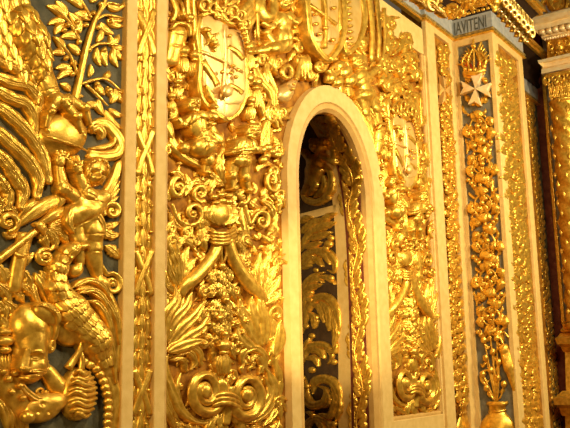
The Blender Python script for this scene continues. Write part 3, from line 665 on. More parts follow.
# helmet and chain over the shield
t = T2('crest', 'gilded crest of looped scrolls and chain above the pale shield', 'carving', 232, 14, 'gilded looped crest above the shield on the panel right of the niche')
for i, (x, y, r_) in enumerate(((205,5,5),(213,8,4),(221,3,5),(233,12,5),(241,16,4.5),(228,16,4),(246,24,4),(219,14,3.5))):
    t.part('loop', tube(A, spiral(x, y, r_, r_*1.2, i*50, .95, 1, .9, 10), 1.7, h=14, ns=8))
for q, ww in (([(200,14),(206,2),(216,-4)],6),([(212,14),(222,8),(232,-4)],6),([(236,22),(244,28),(250,44)],5),([(226,6),(236,0),(240,-8)],6)): t.part('leaf', leaf(A, q, ww, 3, 10, lobes=3))
for i in range(7): t.part('link', ball(A, 240+i*1.6, 24+i*4.6, 2, 2.6, h=16))
t = T2('flag', 'gilded flag with ribbed folds right of the shield crest', 'flag', 250, 14, 'small ribbed gilded flag on the panel right of the niche')
for i in range(4): t.part('fold', leaf(A, [(238+i*3.5, 20+i*3), (246+i*2.6, 8+i*3.5), (257, -6+i*6)], 6.5, 2.5, 8, prof='const', n=10, rib=.1))
t.part('pole', tube(A, [(257,-6,9),(258,40,9)], 1.6))
t = T2('drum', 'tall rounded gilded drum shape standing against the stone strip left of the shield', 'drum', 178, 42, 'tall rounded gilded drum at the left of the panel right of the niche')
t.part('shell', relief(A, [('c',180,34,10,175,58,8,4)], [(181,34,7,1,10,-1),(178,46,7,1,10,-1)]))
t.part('rim', tube(A, [(171,30,8),(178,23,11),(188,26,10),(190,36,8)], 1.8))
def tassel(label, rep, x, y, s=1., base=8, fr=A, add=True, m=None):
    t = Thing('tassel', label, 'tassel', fr, x, y)
    if rep: WINGS.append((t, rep))
    t.part('cord', tube(fr, [(x-1.5*s, y-14*s, base), (x, y-6*s, base+1)], 1.3*s), m)
    t.part('knob', ball(fr, x, y-3*s, 4.4*s, 4.0*s, h=base+1, seg=8, nu=24), m); t.part('collar', ball(fr, x, y+1.5*s, 3.2*s, 1.8*s, h=base+1), m)
    for i in (-2, -1, 0, 1, 2): t.part('strand', leaf(fr, [(x+i*1.0*s, y+2*s), (x+i*1.9*s, y+9*s), (x+i*1.5*s, y+17*s)], 3.2*s, 2, base-abs(i)*.8, n=9, ns=7), m)
    return t
for i, (x, y, s_, lb) in enumerate(((190,20,.9,'upper gilded tassel between the drum and the shield'),(184,54,1.1,'gilded tassel just below the tall drum, nearest the stone strip'),(195,58,1.1,'gilded tassel close to the left edge of the shield'),
    (172,98,.8,'lowest left gilded tassel beside the stone strip'),(178,84,.9,'gilded tassel above the drapery of the flying putto'),(197,74,.75,'small gilded tassel left of the lower tip of the shield'),
    (249,50,1.2,'gilded tassel at the right edge of the shield'),(248,82,1.3,'gilded tassel right of the lower shield'),(256,86,1.3,'rightmost gilded tassel near the curved palm scroll'),(251,103,1.,'gilded tassel above the head of the seated putto'))):
    tassel(lb, lb.replace('stone strip', 'niche frame')+', right panel', x, y, s_)
# vertical flag staffs
t = T2('staff_bundle', 'upright gilded staffs between the drum and the shield at the very top', 'staff', 190, 10, 'upright gilded staffs at the top of the panel right of the niche')
for q in ([(187,-8,7),(188,18,7)],[(193,-8,9),(195,40,9)],[(170,-6,5),(176,10,6),(172,22,5)],[(196,40,7),(196,80,7)]): t.part('staff', tube(A, q, [2.6,2.2]))
# putti
putto('gilded putto at left below the shield, seen from behind and reaching up', 'left gilded putto below the shield on the panel right of the niche',
  [('e',196,104,7,8,0,6,7),('e',202,124,9,15,-8,7,5),('e',206,146,11,11,20,9,5),('c',203,114,4.4,214,117,3.6,8,9),('c',214,117,3.6,215,108,2.6,9,9),('e',215,106,3,3.4,0,3,9),('c',196,116,4,188,124,3,6,5),('c',188,124,3,184,118,2.4,5,5),
   ('c',212,146,7.5,214,160,5,6,4),('c',214,160,4.6,213,170,3,4,3),('e',215,172,4,2.6,0,3,3),('c',208,136,6.5,219,140,5.5,7,8),('c',219,140,5,213,126,3.4,8,9),('e',212,123,3.6,3,0,3,9)],
  face(195.5,104.5,.8)+[(205,147,1,8,10,-2),(203,126,1,9,-8,-1)], 202, 130, hair=[[(191+i*1.6,96),(190+i*2,99),(189+i*2.4,103-abs(i-3))] for i in range(7)])
putto('gilded winged putto seated at right below the shield, arms crossed over', 'right gilded putto below the shield on the panel right of the niche',
  [('e',254,131,8,8.5,0,7,8),('e',247,147,10,12,20,7,5),('c',254,143,4,256,150,4,8,9),('c',256,150,4,238,152,3,10,9),('e',235,152,3.4,2.8,0,3,9),('e',244,160,9,7,0,6,5),
   ('c',240,160,5.5,237,175,3.8,6,4),('c',237,175,3.8,240,186,2.8,4,3),('c',248,161,5.5,251,177,3.8,6,4),('c',251,177,3.6,255,188,2.6,4,3),('e',241,188,4,2.4,0,2.4,3),('e',257,190,4,2.4,0,2.4,3),('c',241,142,4,238,150,3.2,8,8)],
  face(253,132,.85)+[(246,152,4,1,0,-1)], 247, 150, hair=[[(247+i*1.8,123),(248+i*1.9,125),(246+i*2.4,129-abs(i-3))] for i in range(8)],
  wing=(([(242,150),(238,138),(243,124)],6),([(244,150),(242,138),(247,128)],5),([(240,150),(235,142),(238,130)],5)))
t = T2('drapery', 'gilded drapery tube curling under the putto below the shield', 'carving', 190, 155, 'gilded drapery tube on the panel right of the niche')
for q, ww in (([(172,132),(176,146),(186,156),(200,164),(214,172)],10),([(180,138),(188,150),(200,158),(212,166)],7),([(170,120),(171,132),(176,142)],8)): t.part('fold', leaf(A, q, ww, 4, 4, prof='blade', n=18, rib=.4))
t.part('knot', ball(A, 184, 148, 5, 6, h=8, seg=6, nu=18))
t = T2('plume', 'gilded acanthus plume rising between the two putti', 'carved leaf', 227, 160, 'gilded acanthus plume between the putti on the panel right of the niche')
for q in ([(226,182),(222,166),(226,146)],[(226,184),(230,168),(236,158)],[(225,184),(214,176),(208,168)],[(228,186),(240,178),(246,182)],[(226,186),(217,182),(212,190)],[(228,186),(236,188),(242,198)]): t.part('leaf', leaf(A, q, 8.5, 3, 5, lobes=4))
t = T2('shell_spray', 'gilded feather spray beside the right putto and the niche frame', 'carved leaf', 265, 140, 'gilded feather spray beside the right putto on the panel right of the niche')
for i in range(6): t.part('leaf', leaf(A, [(261, 152-i*2), (268+i*.5, 144-i*6), (262+i*2.2, 130-i*5)], 6, 2.4, 4, lobes=3))
for x, y in ((262,150),(268,148),(266,156),(272,152),(263,160)): t.part('petal', ball(A, x, y, 3.8, 4.2, h=6))
# palm scroll right of the shield
t = T2('palm_scroll', 'long curved gilded palm scroll rising from the arch shoulder', 'carved leaf', 268, 88, 'long curved gilded palm scroll on the panel right of the niche')
for q, ww in (([(258,66),(262,80),(272,92),(276,112)],9),([(266,62),(270,76),(277,94),(278,110)],6),([(274,60),(269,64),(267,80),(273,98)],5),([(254,92),(262,104),(266,118)],8),([(262,110),(274,116),(280,128)],8)): t.part('leaf', leaf(A, q, ww, 3, 4, prof='blade', n=18, rib=.4))
# generic scroll helper with rep
def vol2(label, rep, *a, **k):
    t = volute('scroll', label, *a, fr=A, **k)
    if rep: WINGS.append((t, rep))
R_ = ', panel right of the niche'
vol2('small gilded scroll left of the plume under the flying putto', 'small gilded scroll left of the plume'+R_, 200,193,8,9,60,1.4,1,2.6, extra=[([(190,188),(196,182),(206,184)],8),([(204,186),(210,180),(210,172)],7)])
vol2('gilded scroll at the stone strip level with the putto feet', 'gilded scroll by the niche frame level with the putto feet'+R_, 178,188,8,11,-90,1.3,-1,2.8, extra=[([(172,172),(180,174),(186,182)],8),([(186,196),(190,186),(188,174)],8),([(170,202),(170,190),(176,180)],7)])
vol2('gilded ringed scroll left of the knotted stems', 'gilded ringed scroll left of the knotted stems'+R_, 193,213,10,12,100,1.3,-1,2.6, tail=[(172,204),(178,220),(190,226)], extra=[([(170,212),(178,226),(190,230)],7)])
vol2('gilded ringed scroll right of the knotted stems', 'gilded ringed scroll right of the knotted stems'+R_, 262,221,8,10,200,1.4,1,2.4, tail=[(244,200),(247,214),(250,224)], extra=[([(243,206),(246,224),(250,246)],10),([(262,200),(272,206),(277,222)],8),([(250,200),(256,206),(262,208)],7)])
vol2('gilded scroll beside the niche frame under the seated putto', 'far gilded scroll under the seated putto'+R_, 272,180,7,12,20,1.3,1,2.4, extra=[([(262,196),(268,190),(278,194)],8),([(258,172),(264,164),(274,164)],8),([(276,238),(276,222),(279,206)],6)])
vol2('small gilded scroll right of the plume, below the seated putto', 'small gilded scroll right of the plume'+R_, 243,196,7,8,120,1.3,-1,2.4, extra=[([(232,190),(238,186),(246,186)],7),([(232,204),(236,196),(234,188)],7)])
# knotted stems
t = T2('knotted_stems', 'two thick gilded stems bound by a knotted cord and spreading downwards', 'carving', 222, 236, 'two thick gilded stems bound by a cord'+R_)
t.part('stem', tube(A, [(219,238,7),(214,254,7),(200,272,7),(184,287,6),(180,296,4)], [5,5.5,6,6.4,4], ns=14)); t.part('stem', tube(A, [(227,238,7),(233,258,7),(246,280,7),(259,294,6),(264,302,4)], [5,5.5,6,6.4,4], ns=14))
for i in range(4): t.part('cord', tube(A, [(210,229+i*3.6,6),(216,233+i*3.4,11),(226,233+i*3.4,12),(236,228+i*3.6,7)], 2.1, ns=8))
t.part('cord_end', tube(A, [(222,240,8),(221,252,8),(222,264,7)], [1.6,1.2])); t.part('cord_end', tube(A, [(224,240,8),(227,252,8),(224,262,7)], [1.6,1.2]))
t = T2('leaf_bundle', 'dense gilded leaf bundle above the knotted stems', 'carved leaf', 222, 214, 'dense gilded leaf bundle above the knotted stems'+R_)
t.part('core', relief(A, [('e',222,214,12,13,0,7,3)], []))
for q in ([(218,224),(210,216),(208,206)],[(220,226),(214,214),(216,204)],[(224,226),(224,214),(222,202)],[(226,226),(231,214),(230,204)],[(228,224),(236,218),(237,208)],[(214,230),(206,230),(202,240)],[(214,234),(206,240),(208,250)],[(232,232),(242,232),(240,246)],[(236,240),(244,250),(240,262)],[(212,226),(204,222),(204,232)]): t.part('leaf', leaf(A, q, 7.5, 3, 7, lobes=3))
for i, (x, y) in enumerate(((216,203),(222,201),(229,202),(214,197),(221,195),(229,196))): t.part('fruit', ball(A, x, y, 4, 3, h=6))
# leaf fans each side
def fan(label, rep, tips, ww, lob=4, base=4, nm='acanthus_fan', stem=None):
    q0 = tips[0][0]; t = T2(nm, label, 'carved leaf', q0[0], q0[1], rep)
    if stem: t.part('stem', tube(A, stem, [3.6,3,2], groove=4))
    for i, q in enumerate(tips): t.part('leaf', leaf(A, q, ww, 3.2, base+(i % 3)*.9, lobes=lob, n=18, tip=1.5))
    return t
fan('gilded acanthus fan opening by the stone strip left of the spreading stems', 'gilded acanthus fan by the niche frame'+R_,
  [[(180,290),(170,268),(166,246)],[(181,290),(176,262),(168,238)],[(182,290),(180,262),(176,240)],[(183,288),(184,262),(190,246)],[(184,288),(190,266),(198,258)],[(179,294),(168,284),(165,268)],[(180,296),(168,296),(164,286)],[(178,250),(184,240),(194,246)]], 9)
fan('gilded acanthus fan at the niche frame right of the spreading stems', 'far gilded acanthus fan right of the stems'+R_,
  [[(262,298),(258,276),(262,252)],[(264,298),(266,270),(272,250)],[(265,298),(272,276),(280,262)],[(266,300),(276,286),(281,276)],[(262,300),(254,284),(250,268)],[(266,304),(276,298),(282,290)],[(268,256),(274,246),(280,250)]], 9)
t = T2('fruit_drop', 'hanging gilded drop of leaves and fruit on the panel axis between the stems', 'carving', 223, 300, 'hanging gilded drop of leaves and fruit'+R_)
t.part('core', relief(A, [('e',222,282,7,11,0,6,3),('e',224,312,7,12,0,6,3)], []))
for yb, n_, wd in ((268,7,11),(282,7,12),(298,5,9),(306,6,10),(320,5,8),(332,3,5)):
    for i in range(n_):
        u = (i-(n_-1)/2)/((n_-1)/2+.01)*.8; jy = ((i*37+yb*13) % 7)-3; t.part('leaf', leaf(A, [(223+u*wd*.35, yb+jy), (223+u*wd*.85, yb+5+jy), (223+u*wd, yb+15+jy-abs(u)*3)], 8.2, 3, 8-abs(u)*3+(jy % 3), lobes=3, tip=2))
for x, y in ((222,266),(226,300),(220,318),(225,334)): t.part('fruit', ball(A, x, y, 3.2, 3.6, h=12))
for sd, lb in ((-1, 'left'), (1, 'right')):
    t = T2('rosette', 'gilded rosette cluster %s of the hanging fruit drop' % lb, 'carved flower', 223+sd*18, 328, 'gilded rosette cluster %s of the fruit drop' % lb+R_)
    for k, (dx, dy) in enumerate(((14,0),(20,9),(13,14),(24,-3),(18,20))):
        for j in range(5):
            a = j*1.257+k; x, y = 223+sd*dx, 324+dy; t.part('petal', leaf(A, [(x, y), (x+4.6*math.cos(a), y+5*math.sin(a))], 4.6, 2, 6, prof='round', n=6, ns=7))
        t.part('centre', ball(A, x, y, 2, h=8))
# long blades
fan('long gilded blade leaves sweeping up from the lower left of the panel', 'long gilded blade leaves at the left'+R_,
  [[(170,346),(182,330),(196,316),(206,300)],[(168,342),(174,322),(188,306),(192,292)],[(166,338),(168,316),(178,300),(176,286)],[(166,330),(165,310),(168,296)],[(174,350),(192,336),(204,328),(212,312)],[(170,352),(190,344),(206,340)]], 13, lob=0, base=4, nm='blade_leaves')
fan('long gilded blade leaves sweeping up at the lower right of the panel', 'long gilded blade leaves at the right'+R_,
  [[(262,348),(252,332),(244,316),(240,298)],[(264,346),(260,326),(254,310),(252,296)],[(268,344),(266,322),(262,306),(262,292)],[(274,346),(276,330),(270,316)],[(258,350),(244,340),(238,326)],[(276,356),(281,340),(281,320)]], 12, lob=0, base=4, nm='blade_leaves')
vol2('gilded ring scroll at the niche frame above the blade leaves', 'far gilded ring scroll above the blade leaves'+R_, 276,314,7,10,90,1.3,1,2.4)
tassel('long gilded tassel hanging between the two big volutes', 'long gilded tassel between the two big volutes'+R_, 224, 350, 1.5, 9)
# volutes
def bigvol(label, rep, cx, cy, d, a0, tail):
    t = T2('volute', label, 'carved scroll', cx, cy, rep)
    sp_ = spiral(cx, cy, 17.5, 24, a0, 1.9, d, .22, 34)
    pts = [(x, y, 6) for x, y in tail]+[(x, y, 7+i*.16) for i, (x, y) in enumerate(sp_)]
    t.part('coil', tube(A, pts, [3.2,5.2,5.2,4.6,3.8,3.2,2.6], n=120, ns=20, groove=4, gd=.12)); t.part('eye', ball(A, cx, cy, 5.4, 7.5, h=13, rh=5, nu=20, nv=12)); t.part('hollow', relief(A, [('e',cx,cy,14,20,0,3,1)], []), GROUND)
    return t
bigvol('left one of the two large gilded volutes at the panel foot beside the garland', 'left one of the two big volutes'+R_, 206, 391, 1, -20, [(226,424),(226,406)])
bigvol('right one of two large gilded volutes at the panel foot, nearest the niche', 'right one of the two big volutes'+R_, 247, 395, -1, 200, [(226,424),(228,408)])
t = T2('volute_band', 'ribbed gilded band tying the two big volutes together', 'carving', 228, 400, 'ribbed gilded band tying the big volutes'+R_)
for i in range(3): t.part('rib', tube(A, [(213,398+i*4.2,10),(222,394+i*4.4,14),(232,395+i*4.4,14),(241,401+i*4,10)], 2.5, ns=8))
t.part('palmette', leaf(A, [(227,408),(224,420),(226,440)], 12, 3, 5, lobes=4)); t.part('palmette', leaf(A, [(230,408),(240,420),(248,438)], 9, 3, 5, lobes=4)); t.part('palmette', leaf(A, [(224,408),(214,422),(210,440)], 9, 3, 5, lobes=4))
def outer(label, rep, segs):
    t = T2('scroll_foliage', label, 'carved scroll', segs[0][0][0][0], segs[0][0][0][1], rep)
    for q, ww, lo in segs: t.part('leaf', leaf(A, q, ww, 3.6, 3.5, lobes=lo, n=26, prof='blade' if not lo else 'leaf'))
    return t
outer('curved gilded leaf frame left of the big volutes along the stone strip', 'curved gilded leaf frame left of the volutes'+R_,
  [([(166,352),(178,344),(192,346),(202,354),(202,366)],9,0),([(176,356),(190,352),(197,362),(193,370)],8,3),([(170,352),(166,368),(174,392),(184,412),(202,422),(222,420)],10,0),([(182,372),(178,390),(184,408),(198,418)],6,5),
   ([(164,372),(166,392),(172,408),(182,422)],7,4),([(164,398),(170,414),(178,430)],8,3),([(184,424),(200,432),(216,434)],8,4),([(166,356),(164,346),(170,340)],6,2),([(164,416),(166,428),(172,438)],7,2),([(172,360),(184,360),(188,372)],7,3)])
outer('curved gilded leaf frame right of the big volutes along the niche frame', 'curved gilded leaf frame right of the volutes'+R_,
  [([(243,364),(246,352),(256,348),(266,356),(268,372)],8,0),([(252,362),(258,356),(264,364),(262,374)],7,3),([(268,368),(276,388),(270,408),(256,420),(238,422)],10,0),([(266,376),(270,392),(262,408),(250,416)],6,5),
   ([(272,352),(280,372),(281,392),(276,410)],7,4),([(281,398),(276,414),(266,426)],7,3),([(262,426),(250,432),(238,436)],7,3),([(270,356),(276,348),(281,352)],6,2),([(281,420),(276,430),(270,438)],7,2)])
def background(label, x0, x1, y0, y1, n, extra, seed, inside=lambda x, y: True, rep=None):
    r = random.Random(seed); t = T2('background_foliage', label, 'carved foliage', (x0+x1)/2, y1, rep); c = 0; L_ = []
    while c < n+extra:
        x = r.uniform(x0, x1); y = r.uniform(y0, y1)
        if not inside(x, y): continue
        a = r.uniform(0, 6.28); q = r.uniform(8, 14); s_ = r.choice((-1, 1))
        x2 = min(max(x+q*.8*math.cos(a+.7*s_), x0-1), x1+1)
        VF = leaf(A, [(x, y), (x+q*.35*math.cos(a), y+q*.5*math.sin(a)), (x2, y+q*math.sin(a+.7*s_))], r.uniform(4.5, 6.5), 2.2, r.uniform(.3, 1.8), lobes=3, n=11, ns=7, amp=.45)
        if c < n: t.part('leaf', VF)
        else: L_.append(VF)
        c += 1
    o = t.part('small_leaves', join(*L_)); o['kind'] = 'stuff'
    return t
background('low carved foliage covering the ground behind the volutes, stems and putti left of the niche', 168, 281, 96, 436, 98, 330, 5, inside=lambda x, y: not (188 < x < 224 and 96 < y < 172) and not (234 < x < 264 and 122 < y < 190), rep='low carved foliage covering the ground of the panel right of the niche')
background('low carved foliage on the ground around the left shield at the top', 168, 282, -6, 96, 98, 60, 6, inside=lambda x, y: not (202 < x < 248 and y > 18) and not (x > 262 and 50 < y))
background('low carved foliage on the ground between the arch crown and the upper right panel corner', 292, 424, -6, 190, 98, 260, 7, inside=lambda x, y: y > (x-376)*.72+8 and (x < 310 and y < 70 or x >= 310 and y < 78+(x-326)*.0 or (x > 366 and y < 190) or (x > 345 and y < 100)))
# small curled sprigs filling the field
LMA = [('drum', 178, 42), ('pale shield', 225, 60), ('left putto', 203, 130), ('right putto', 247, 150), ('knotted cord', 223, 234), ('left ringed scroll', 193, 213), ('right ringed scroll', 262, 221), ('left leaf fan', 178, 265), ('right leaf fan', 268, 270), ('fruit drop', 223, 300),
       ('left volute', 206, 391), ('right volute', 247, 395), ('left blade leaves', 182, 325), ('right blade leaves', 262, 325), ('feather spray', 266, 142), ('palm scroll', 268, 88), ('drapery', 186, 155), ('plume', 227, 165)]
LMB = [('pale lute', 288, 94), ('oval horn', 266, 12), ('seated putto', 287, 35), ('large shield', 326, 22), ('beaded shield', 354, 24), ('climbing putto', 364, 82), ('upright staffs', 374, 30), ('claw bulges', 338, 74), ('sweeping arch leaves', 385, 150), ('upper panel corner', 424, 40)]
_seen = {}
def near(x, y, LM):
    n, a, b = min(LM, key=lambda q: (q[1]-x)**2+((q[2]-y)*.8)**2); dx_, dy_ = x-a, y-b
    d = ('above' if dy_ < 0 else 'below') if abs(dy_) > abs(dx_)*1.3 else ('left of' if dx_ < 0 else 'right of') if abs(dx_) > abs(dy_)*1.3 else ('above and ' if dy_ < 0 else 'below and ')+('left of' if dx_ < 0 else 'right of')
    k = d+' the '+n; q = _seen.setdefault(k, []); i = q.index((x, y)) if (x, y) in q else len(q)
    if (x, y) not in q: q.append((x, y))
    return ('', 'further ', 'well ')[min(i, 2)]+k
def sprig(label, x, y, rnd, group, big=1.):
    t = Thing('leaf_sprig', label, 'carved leaf', A, x, y, group)
    a = rnd.random()*6.28; sg = rnd.choice((-1, 1)); L_ = rnd.uniform(13, 18)*big
    x0, y0 = x-.35*L_*math.cos(a)*.7, y-.35*L_*math.sin(a)
    t.part('curl', tube(A, [(x0-5*math.cos(a), y0-6*math.sin(a), 3)]+[(p, q, 5) for p, q in spiral(x, y, 4.6*big, 6.2*big, math.degrees(a)+150, 1.2, sg, .25, 12)], [1.2, 2.1, 1.9, 1.4], ns=10, groove=3, n=30))
    for j, dl in enumerate((-.5, .1, .7)):
        b = a+dl; t.part('leaf', leaf(A, [(x0, y0), (x0+L_*.4*math.cos(b), y0+L_*.55*math.sin(b)), (x0+L_*.8*math.cos(b+.5*sg), y0+L_*1.1*math.sin(b+.5*sg))], 6.2, 3, 3+j*.8, lobes=4, n=14, ns=7))
    return t
rnd = random.Random(11)
spots = [(170,76),(172,112),(168,150),(172,228),(186,232),(196,240),(172,240),(204,262),(186,306),(204,290),(210,270),(240,270),(246,262),(236,290),(252,310),(246,240),(270,236),(278,150),(274,172),(272,118),(262,96),(280,196),(188,10),(214,344),(236,348),(206,312),(240,312),(278,336),(279,402),(170,326),(218,376),(232,376),(278,262)]
for k, (x, y) in enumerate(spots):
    t = sprig('curled gilded leaf sprig '+near(x, y, LMA)+', left panel', x, y, rnd, 'leaf sprigs filling the panel left of the niche'); WINGS.append((t, '*curled gilded leaf sprig '+near(x, y, LMA)+', right panel'))
# copies to the right hand panel, moved along the wall
dx = P3(A, 414, 385)[0]-P3(A, 227, 393)[0]; dz = P3(A, 414, 385)[2]-P3(A, 227, 393)[2]; print('dx,dz', dx, dz)
for t, lb in WINGS:
    if lb[0] != '*': copy_thing(t, (dx, 0, dz), lb)
    else: copy_thing(t, (dx, 0, dz), lb[1:], 'leaf sprigs filling the panel right of the niche')
# ================= over the arch =================
t = Thing('putto', 'gilded putto sitting left above the arch with one arm stretched to the shield', 'carved figure', A, 287, 35)
t.part('body', relief(A, [('e',288,2,7,8,0,6,7),('e',287,20,9,10,0,7,5),('e',288,36,8,13,-4,8,5),('c',291,14,4,297,22,3.4,8,9),('c',297,22,3.4,304,17,2.6,9,9),('e',306,16,3,3,0,3,9),('c',282,14,4,276,26,3,7,6),('c',276,26,3,270,31,2.4,6,6),
   ('c',288,46,6.5,275,48,6,7,9),('c',275,48,5,258,50,3,9,6),('e',256,51,4,3,0,3,6),('c',280,44,4.6,271,30,3,6,5)], face(288,3,.8)+[(288,36,1,9,-4,-1)], res=.5))
for i in range(7): t.part('hair_lock', leaf(A, [(281+i*2,-6),(282+i*2,-4),(280+i*2.6,0)], 4, 2, 10, n=8, ns=7))
t = Thing('horn', 'twisted oval gilded horn at the top left of the arch', 'carving', A, 266, 12)
t.part('loop', tube(A, [(259,-8,7),(259,8,8),(264,17,8),(271,16,8),(273,4,7),(270,-8,6)], [4,5,5,4.4,3.6], ns=12, groove=3)); t.part('tip', tube(A, [(262,22,6),(268,26,7),(276,24,6)], [3,2.4]))
t = Thing('lute', 'pale pear shaped gilded lute resting on the arch', 'lute', A, 288, 94)
t.part('bowl', relief(A, [('e',287,94,7.5,8.5,20,7,4),('c',290,90,6,298,76,3,5,6)], []), PALE); t.part('neck', tube(A, [(296,80,9),(299,68,8),(301,58,8)], [2.4,1.8]))
for x, y in ((294,84),(297,79),(293,89)): t.part('tuning_peg', ball(A, x, y, 1.6, h=13))
t = Thing('drapery', 'ribbed golden cloth hanging beside the armorial shield above the arch', 'carving', A, 308, 66)
for i in range(4): t.part('fold', leaf(A, [(299+i*3.2,54),(301+i*3,66),(304+i*3,80-abs(i-1)*3)], 5, 3, 6, prof='blade', n=12))
t = Thing('mask_ornament', 'open mouthed gilded ornament left of the cloth above the arch', 'carving', A, 286, 74)
t.part('ring', tube(A, spiral(287,72,5,6,0,1,1,.95,10), 2.2, h=8)); t.part('leaf', leaf(A, [(280,70),(272,62),(274,52)], 7, 3, 5, lobes=3)); t.part('leaf', leaf(A, [(270,60),(266,76),(272,98)], 6, 3, 4, lobes=4))
t = Thing('shield', 'large gilded shield hanging over the arch crown with scrolled lower frame', 'coat of arms', A, 326, 22)
t.part('field', relief(A, [('b',320,8,9.5,34,0,3.5,9),('b',334,12,9.5,32,0,3.5,9.6),('e',328,42,14,15,0,4,8.5)], []), PALE)
t.part('frame', leaf(A, [(309,-10),(310,20),(313,38),(322,52),(332,60)], 5, 3, 14, prof='const', n=22)); t.part('frame', leaf(A, [(346,-10),(346,20),(344,38),(340,50),(332,60)], 5, 3, 14, prof='const', n=22))
t.part('bar', leaf(A, [(311,4),(324,14),(338,24)], 3.2, 1.5, 15, prof='const', rib=0)); t.part('bar', leaf(A, [(326,-8),(327,20),(327,48)], 3, 1.5, 15.5, prof='const', rib=0))
for x, y in ((316,24),(320,34),(326,28),(333,40),(316,14),(334,8)): t.part('boss', ball(A, x, y, 2.4, 2, h=16))
t.part('foot_scroll', tube(A, spiral(320,66,5,5.5,0,1.5,1), [2.6,1.4], h=9)); t.part('foot_scroll', tube(A, spiral(334,70,6,5,180,1.5,-1), [3,1.6], h=9))
t = Thing('lion_paw', 'rounded gilded bulges and claws just over the arch crown', 'carving', A, 336, 74)
for x, y, r_ in ((330,78,5),(337,82,5),(344,72,6),(350,80,6),(338,66,5)): t.part('toe', ball(A, x, y, r_, r_*1.2, 20, h=7, seg=6, nu=18))
t = Thing('shield', 'oval gilded shield with beaded rib right of the large one above the arch', 'coat of arms', A, 354, 24)
t.part('field', relief(A, [('b',354,10,10,34,0,4,7),('e',352,42,8,10,0,4,6)], []), PALE); t.part('frame', leaf(A, [(364,-8),(366,20),(360,42),(350,54)], 4.5, 3, 11, prof='const', n=16)); t.part('frame', leaf(A, [(341,-8),(342,30),(350,54)], 4, 3, 12, prof='const', n=16))
for i in range(9): t.part('bead', ball(A, 348+i*.4, -4+i*6, 2.6, 1.8, h=14))
t = Thing('trophy_staffs', 'upright pale gilded staffs between the oval shield and the panel corner', 'staff', A, 374, 30)
for q, r_ in (([(368,-8,8),(372,30,9),(371,62,8)],3.4),([(376,-6,7),(379,30,8),(378,60,7)],2.8),([(384,8,6),(385,40,6),(382,62,6)],2.2)): t.part('staff', tube(A, q, [r_*.7, r_*.6]))
t = Thing('putto', 'gilded putto climbing on the right shoulder of the arch', 'carved figure', A, 362, 82)
t.part('body', relief(A, [('e',360,62,7,8,0,6,7),('e',364,78,8,12,-15,7,5),('e',368,92,8,9,0,7,5),('c',360,74,4,350,84,3,8,6),('c',350,84,3,352,94,2.6,6,6),('c',370,76,4,380,68,3,7,7),('c',372,94,6,380,108,4,6,5),('c',380,108,4,384,122,3,5,4),('c',366,96,6,370,112,4,6,4),('c',370,112,4,376,124,3,4,3)], face(359,63,.75), res=.5))
for i in range(6): t.part('hair_lock', leaf(A, [(355+i*1.8,54),(355+i*2,57),(354+i*2.2,61)], 3.6, 2, 10, n=8, ns=7))
t = Thing('arch_spray', 'sweeping gilded leaves following the right curve of the arch', 'carved leaf', A, 385, 150)
for q, ww in (([(348,96),(362,112),(372,134),(378,158)],8),([(376,118),(386,136),(390,160)],9),([(382,100),(392,120),(398,146)],9),([(368,100),(380,120),(384,140)],8),([(380,158),(386,178),(384,200)],8),([(356,100),(368,116),(374,132)],6)): t.part('leaf', leaf(A, q, ww, 3, 4, lobes=5, n=22))
for k, (x, y) in enumerate(((272,46),(262,60),(300,30),(300,48),(278,62),(272,110),(282,112),(350,62),(344,88),(366,50),(388,84),(396,64),(392,44),(400,90),(386,110),(404,116),(398,134),(410,60),(406,40),(416,76),(296,6),(312,76),(340,2),(388,62),(412,100),(418,120),(402,152),(380,20),(392,24),(414,136))):
    sprig('curled gilded leaf sprig '+near(x, y, LMB)+' by the arch', x, y, rnd, 'leaf sprigs around the arch', 1.15)
# ================= niche =================
NB = 'gilded on the dark side wall of the niche'
t = Thing('putto', 'shaded brownish gilded putto in the top panel inside the niche', 'carved figure', B, 316, 165)
NG = GOLD
t.part('body', relief(B, [('e',316,146,7,7.5,0,6,5),('e',312,162,8,9,10,6,3),('c',306,158,3,299,150,2.6,4,4),('c',320,156,3.4,331,162,3,4,4),('c',331,162,3,330,150,2.2,4,4),('c',309,170,6,306,182,4,4,3),('c',306,182,4,300,192,3,3,2),('c',314,170,5.5,309,184,4,4,3)], face(316,147,.8), res=.5), NG)
for i in range(7): t.part('hair_lock', leaf(B, [(310+i*2,138),(310+i*2.1,141),(309+i*2.3,145)], 3.6, 2, 7, n=8, ns=7), NG)
def nscroll(label, main, lv, w_=7, buds=()):
    t = Thing('acanthus_scroll', label, 'carved scroll', B, main[0][0], main[0][1])
    t.part('stem', leaf(B, main, w_, 3.4, 2, prof='blade', n=34, rib=.35), NG)
    for q, ww in lv: t.part('leaf', leaf(B, q, ww, 3, 3.2, lobes=4, n=18, tip=1), NG)
    for x, y, r_ in buds: t.part('bud', ball(B, x, y, r_, h=4), NG)
    return t
nscroll('gilded acanthus scroll curling under the putto inside the niche', [(298,188),(304,199),(316,202),(327,194),(330,178),(324,166),(317,168),(319,174)],
    [([(312,198),(322,188),(322,176)],7),([(306,196),(314,186),(314,178)],6),([(320,200),(330,192),(333,182)],5)], 7, [(329,198,2.6)])
nscroll('fluffy gilded leaf plume under the crossbar inside the niche', [(298,252),(306,236),(318,226),(332,214)],
    [([(304,232),(312,222),(322,219)],8),([(312,232),(322,226),(333,222)],8),([(306,240),(316,236),(328,232)],8),([(300,246),(308,246),(318,242)],8),([(298,234),(306,226),(314,219)],7),([(298,224),(304,218),(310,217)],6),([(318,222),(326,216),(334,213)],6)], 6, [(329,244,4),(331,238,3),(326,248,3)])
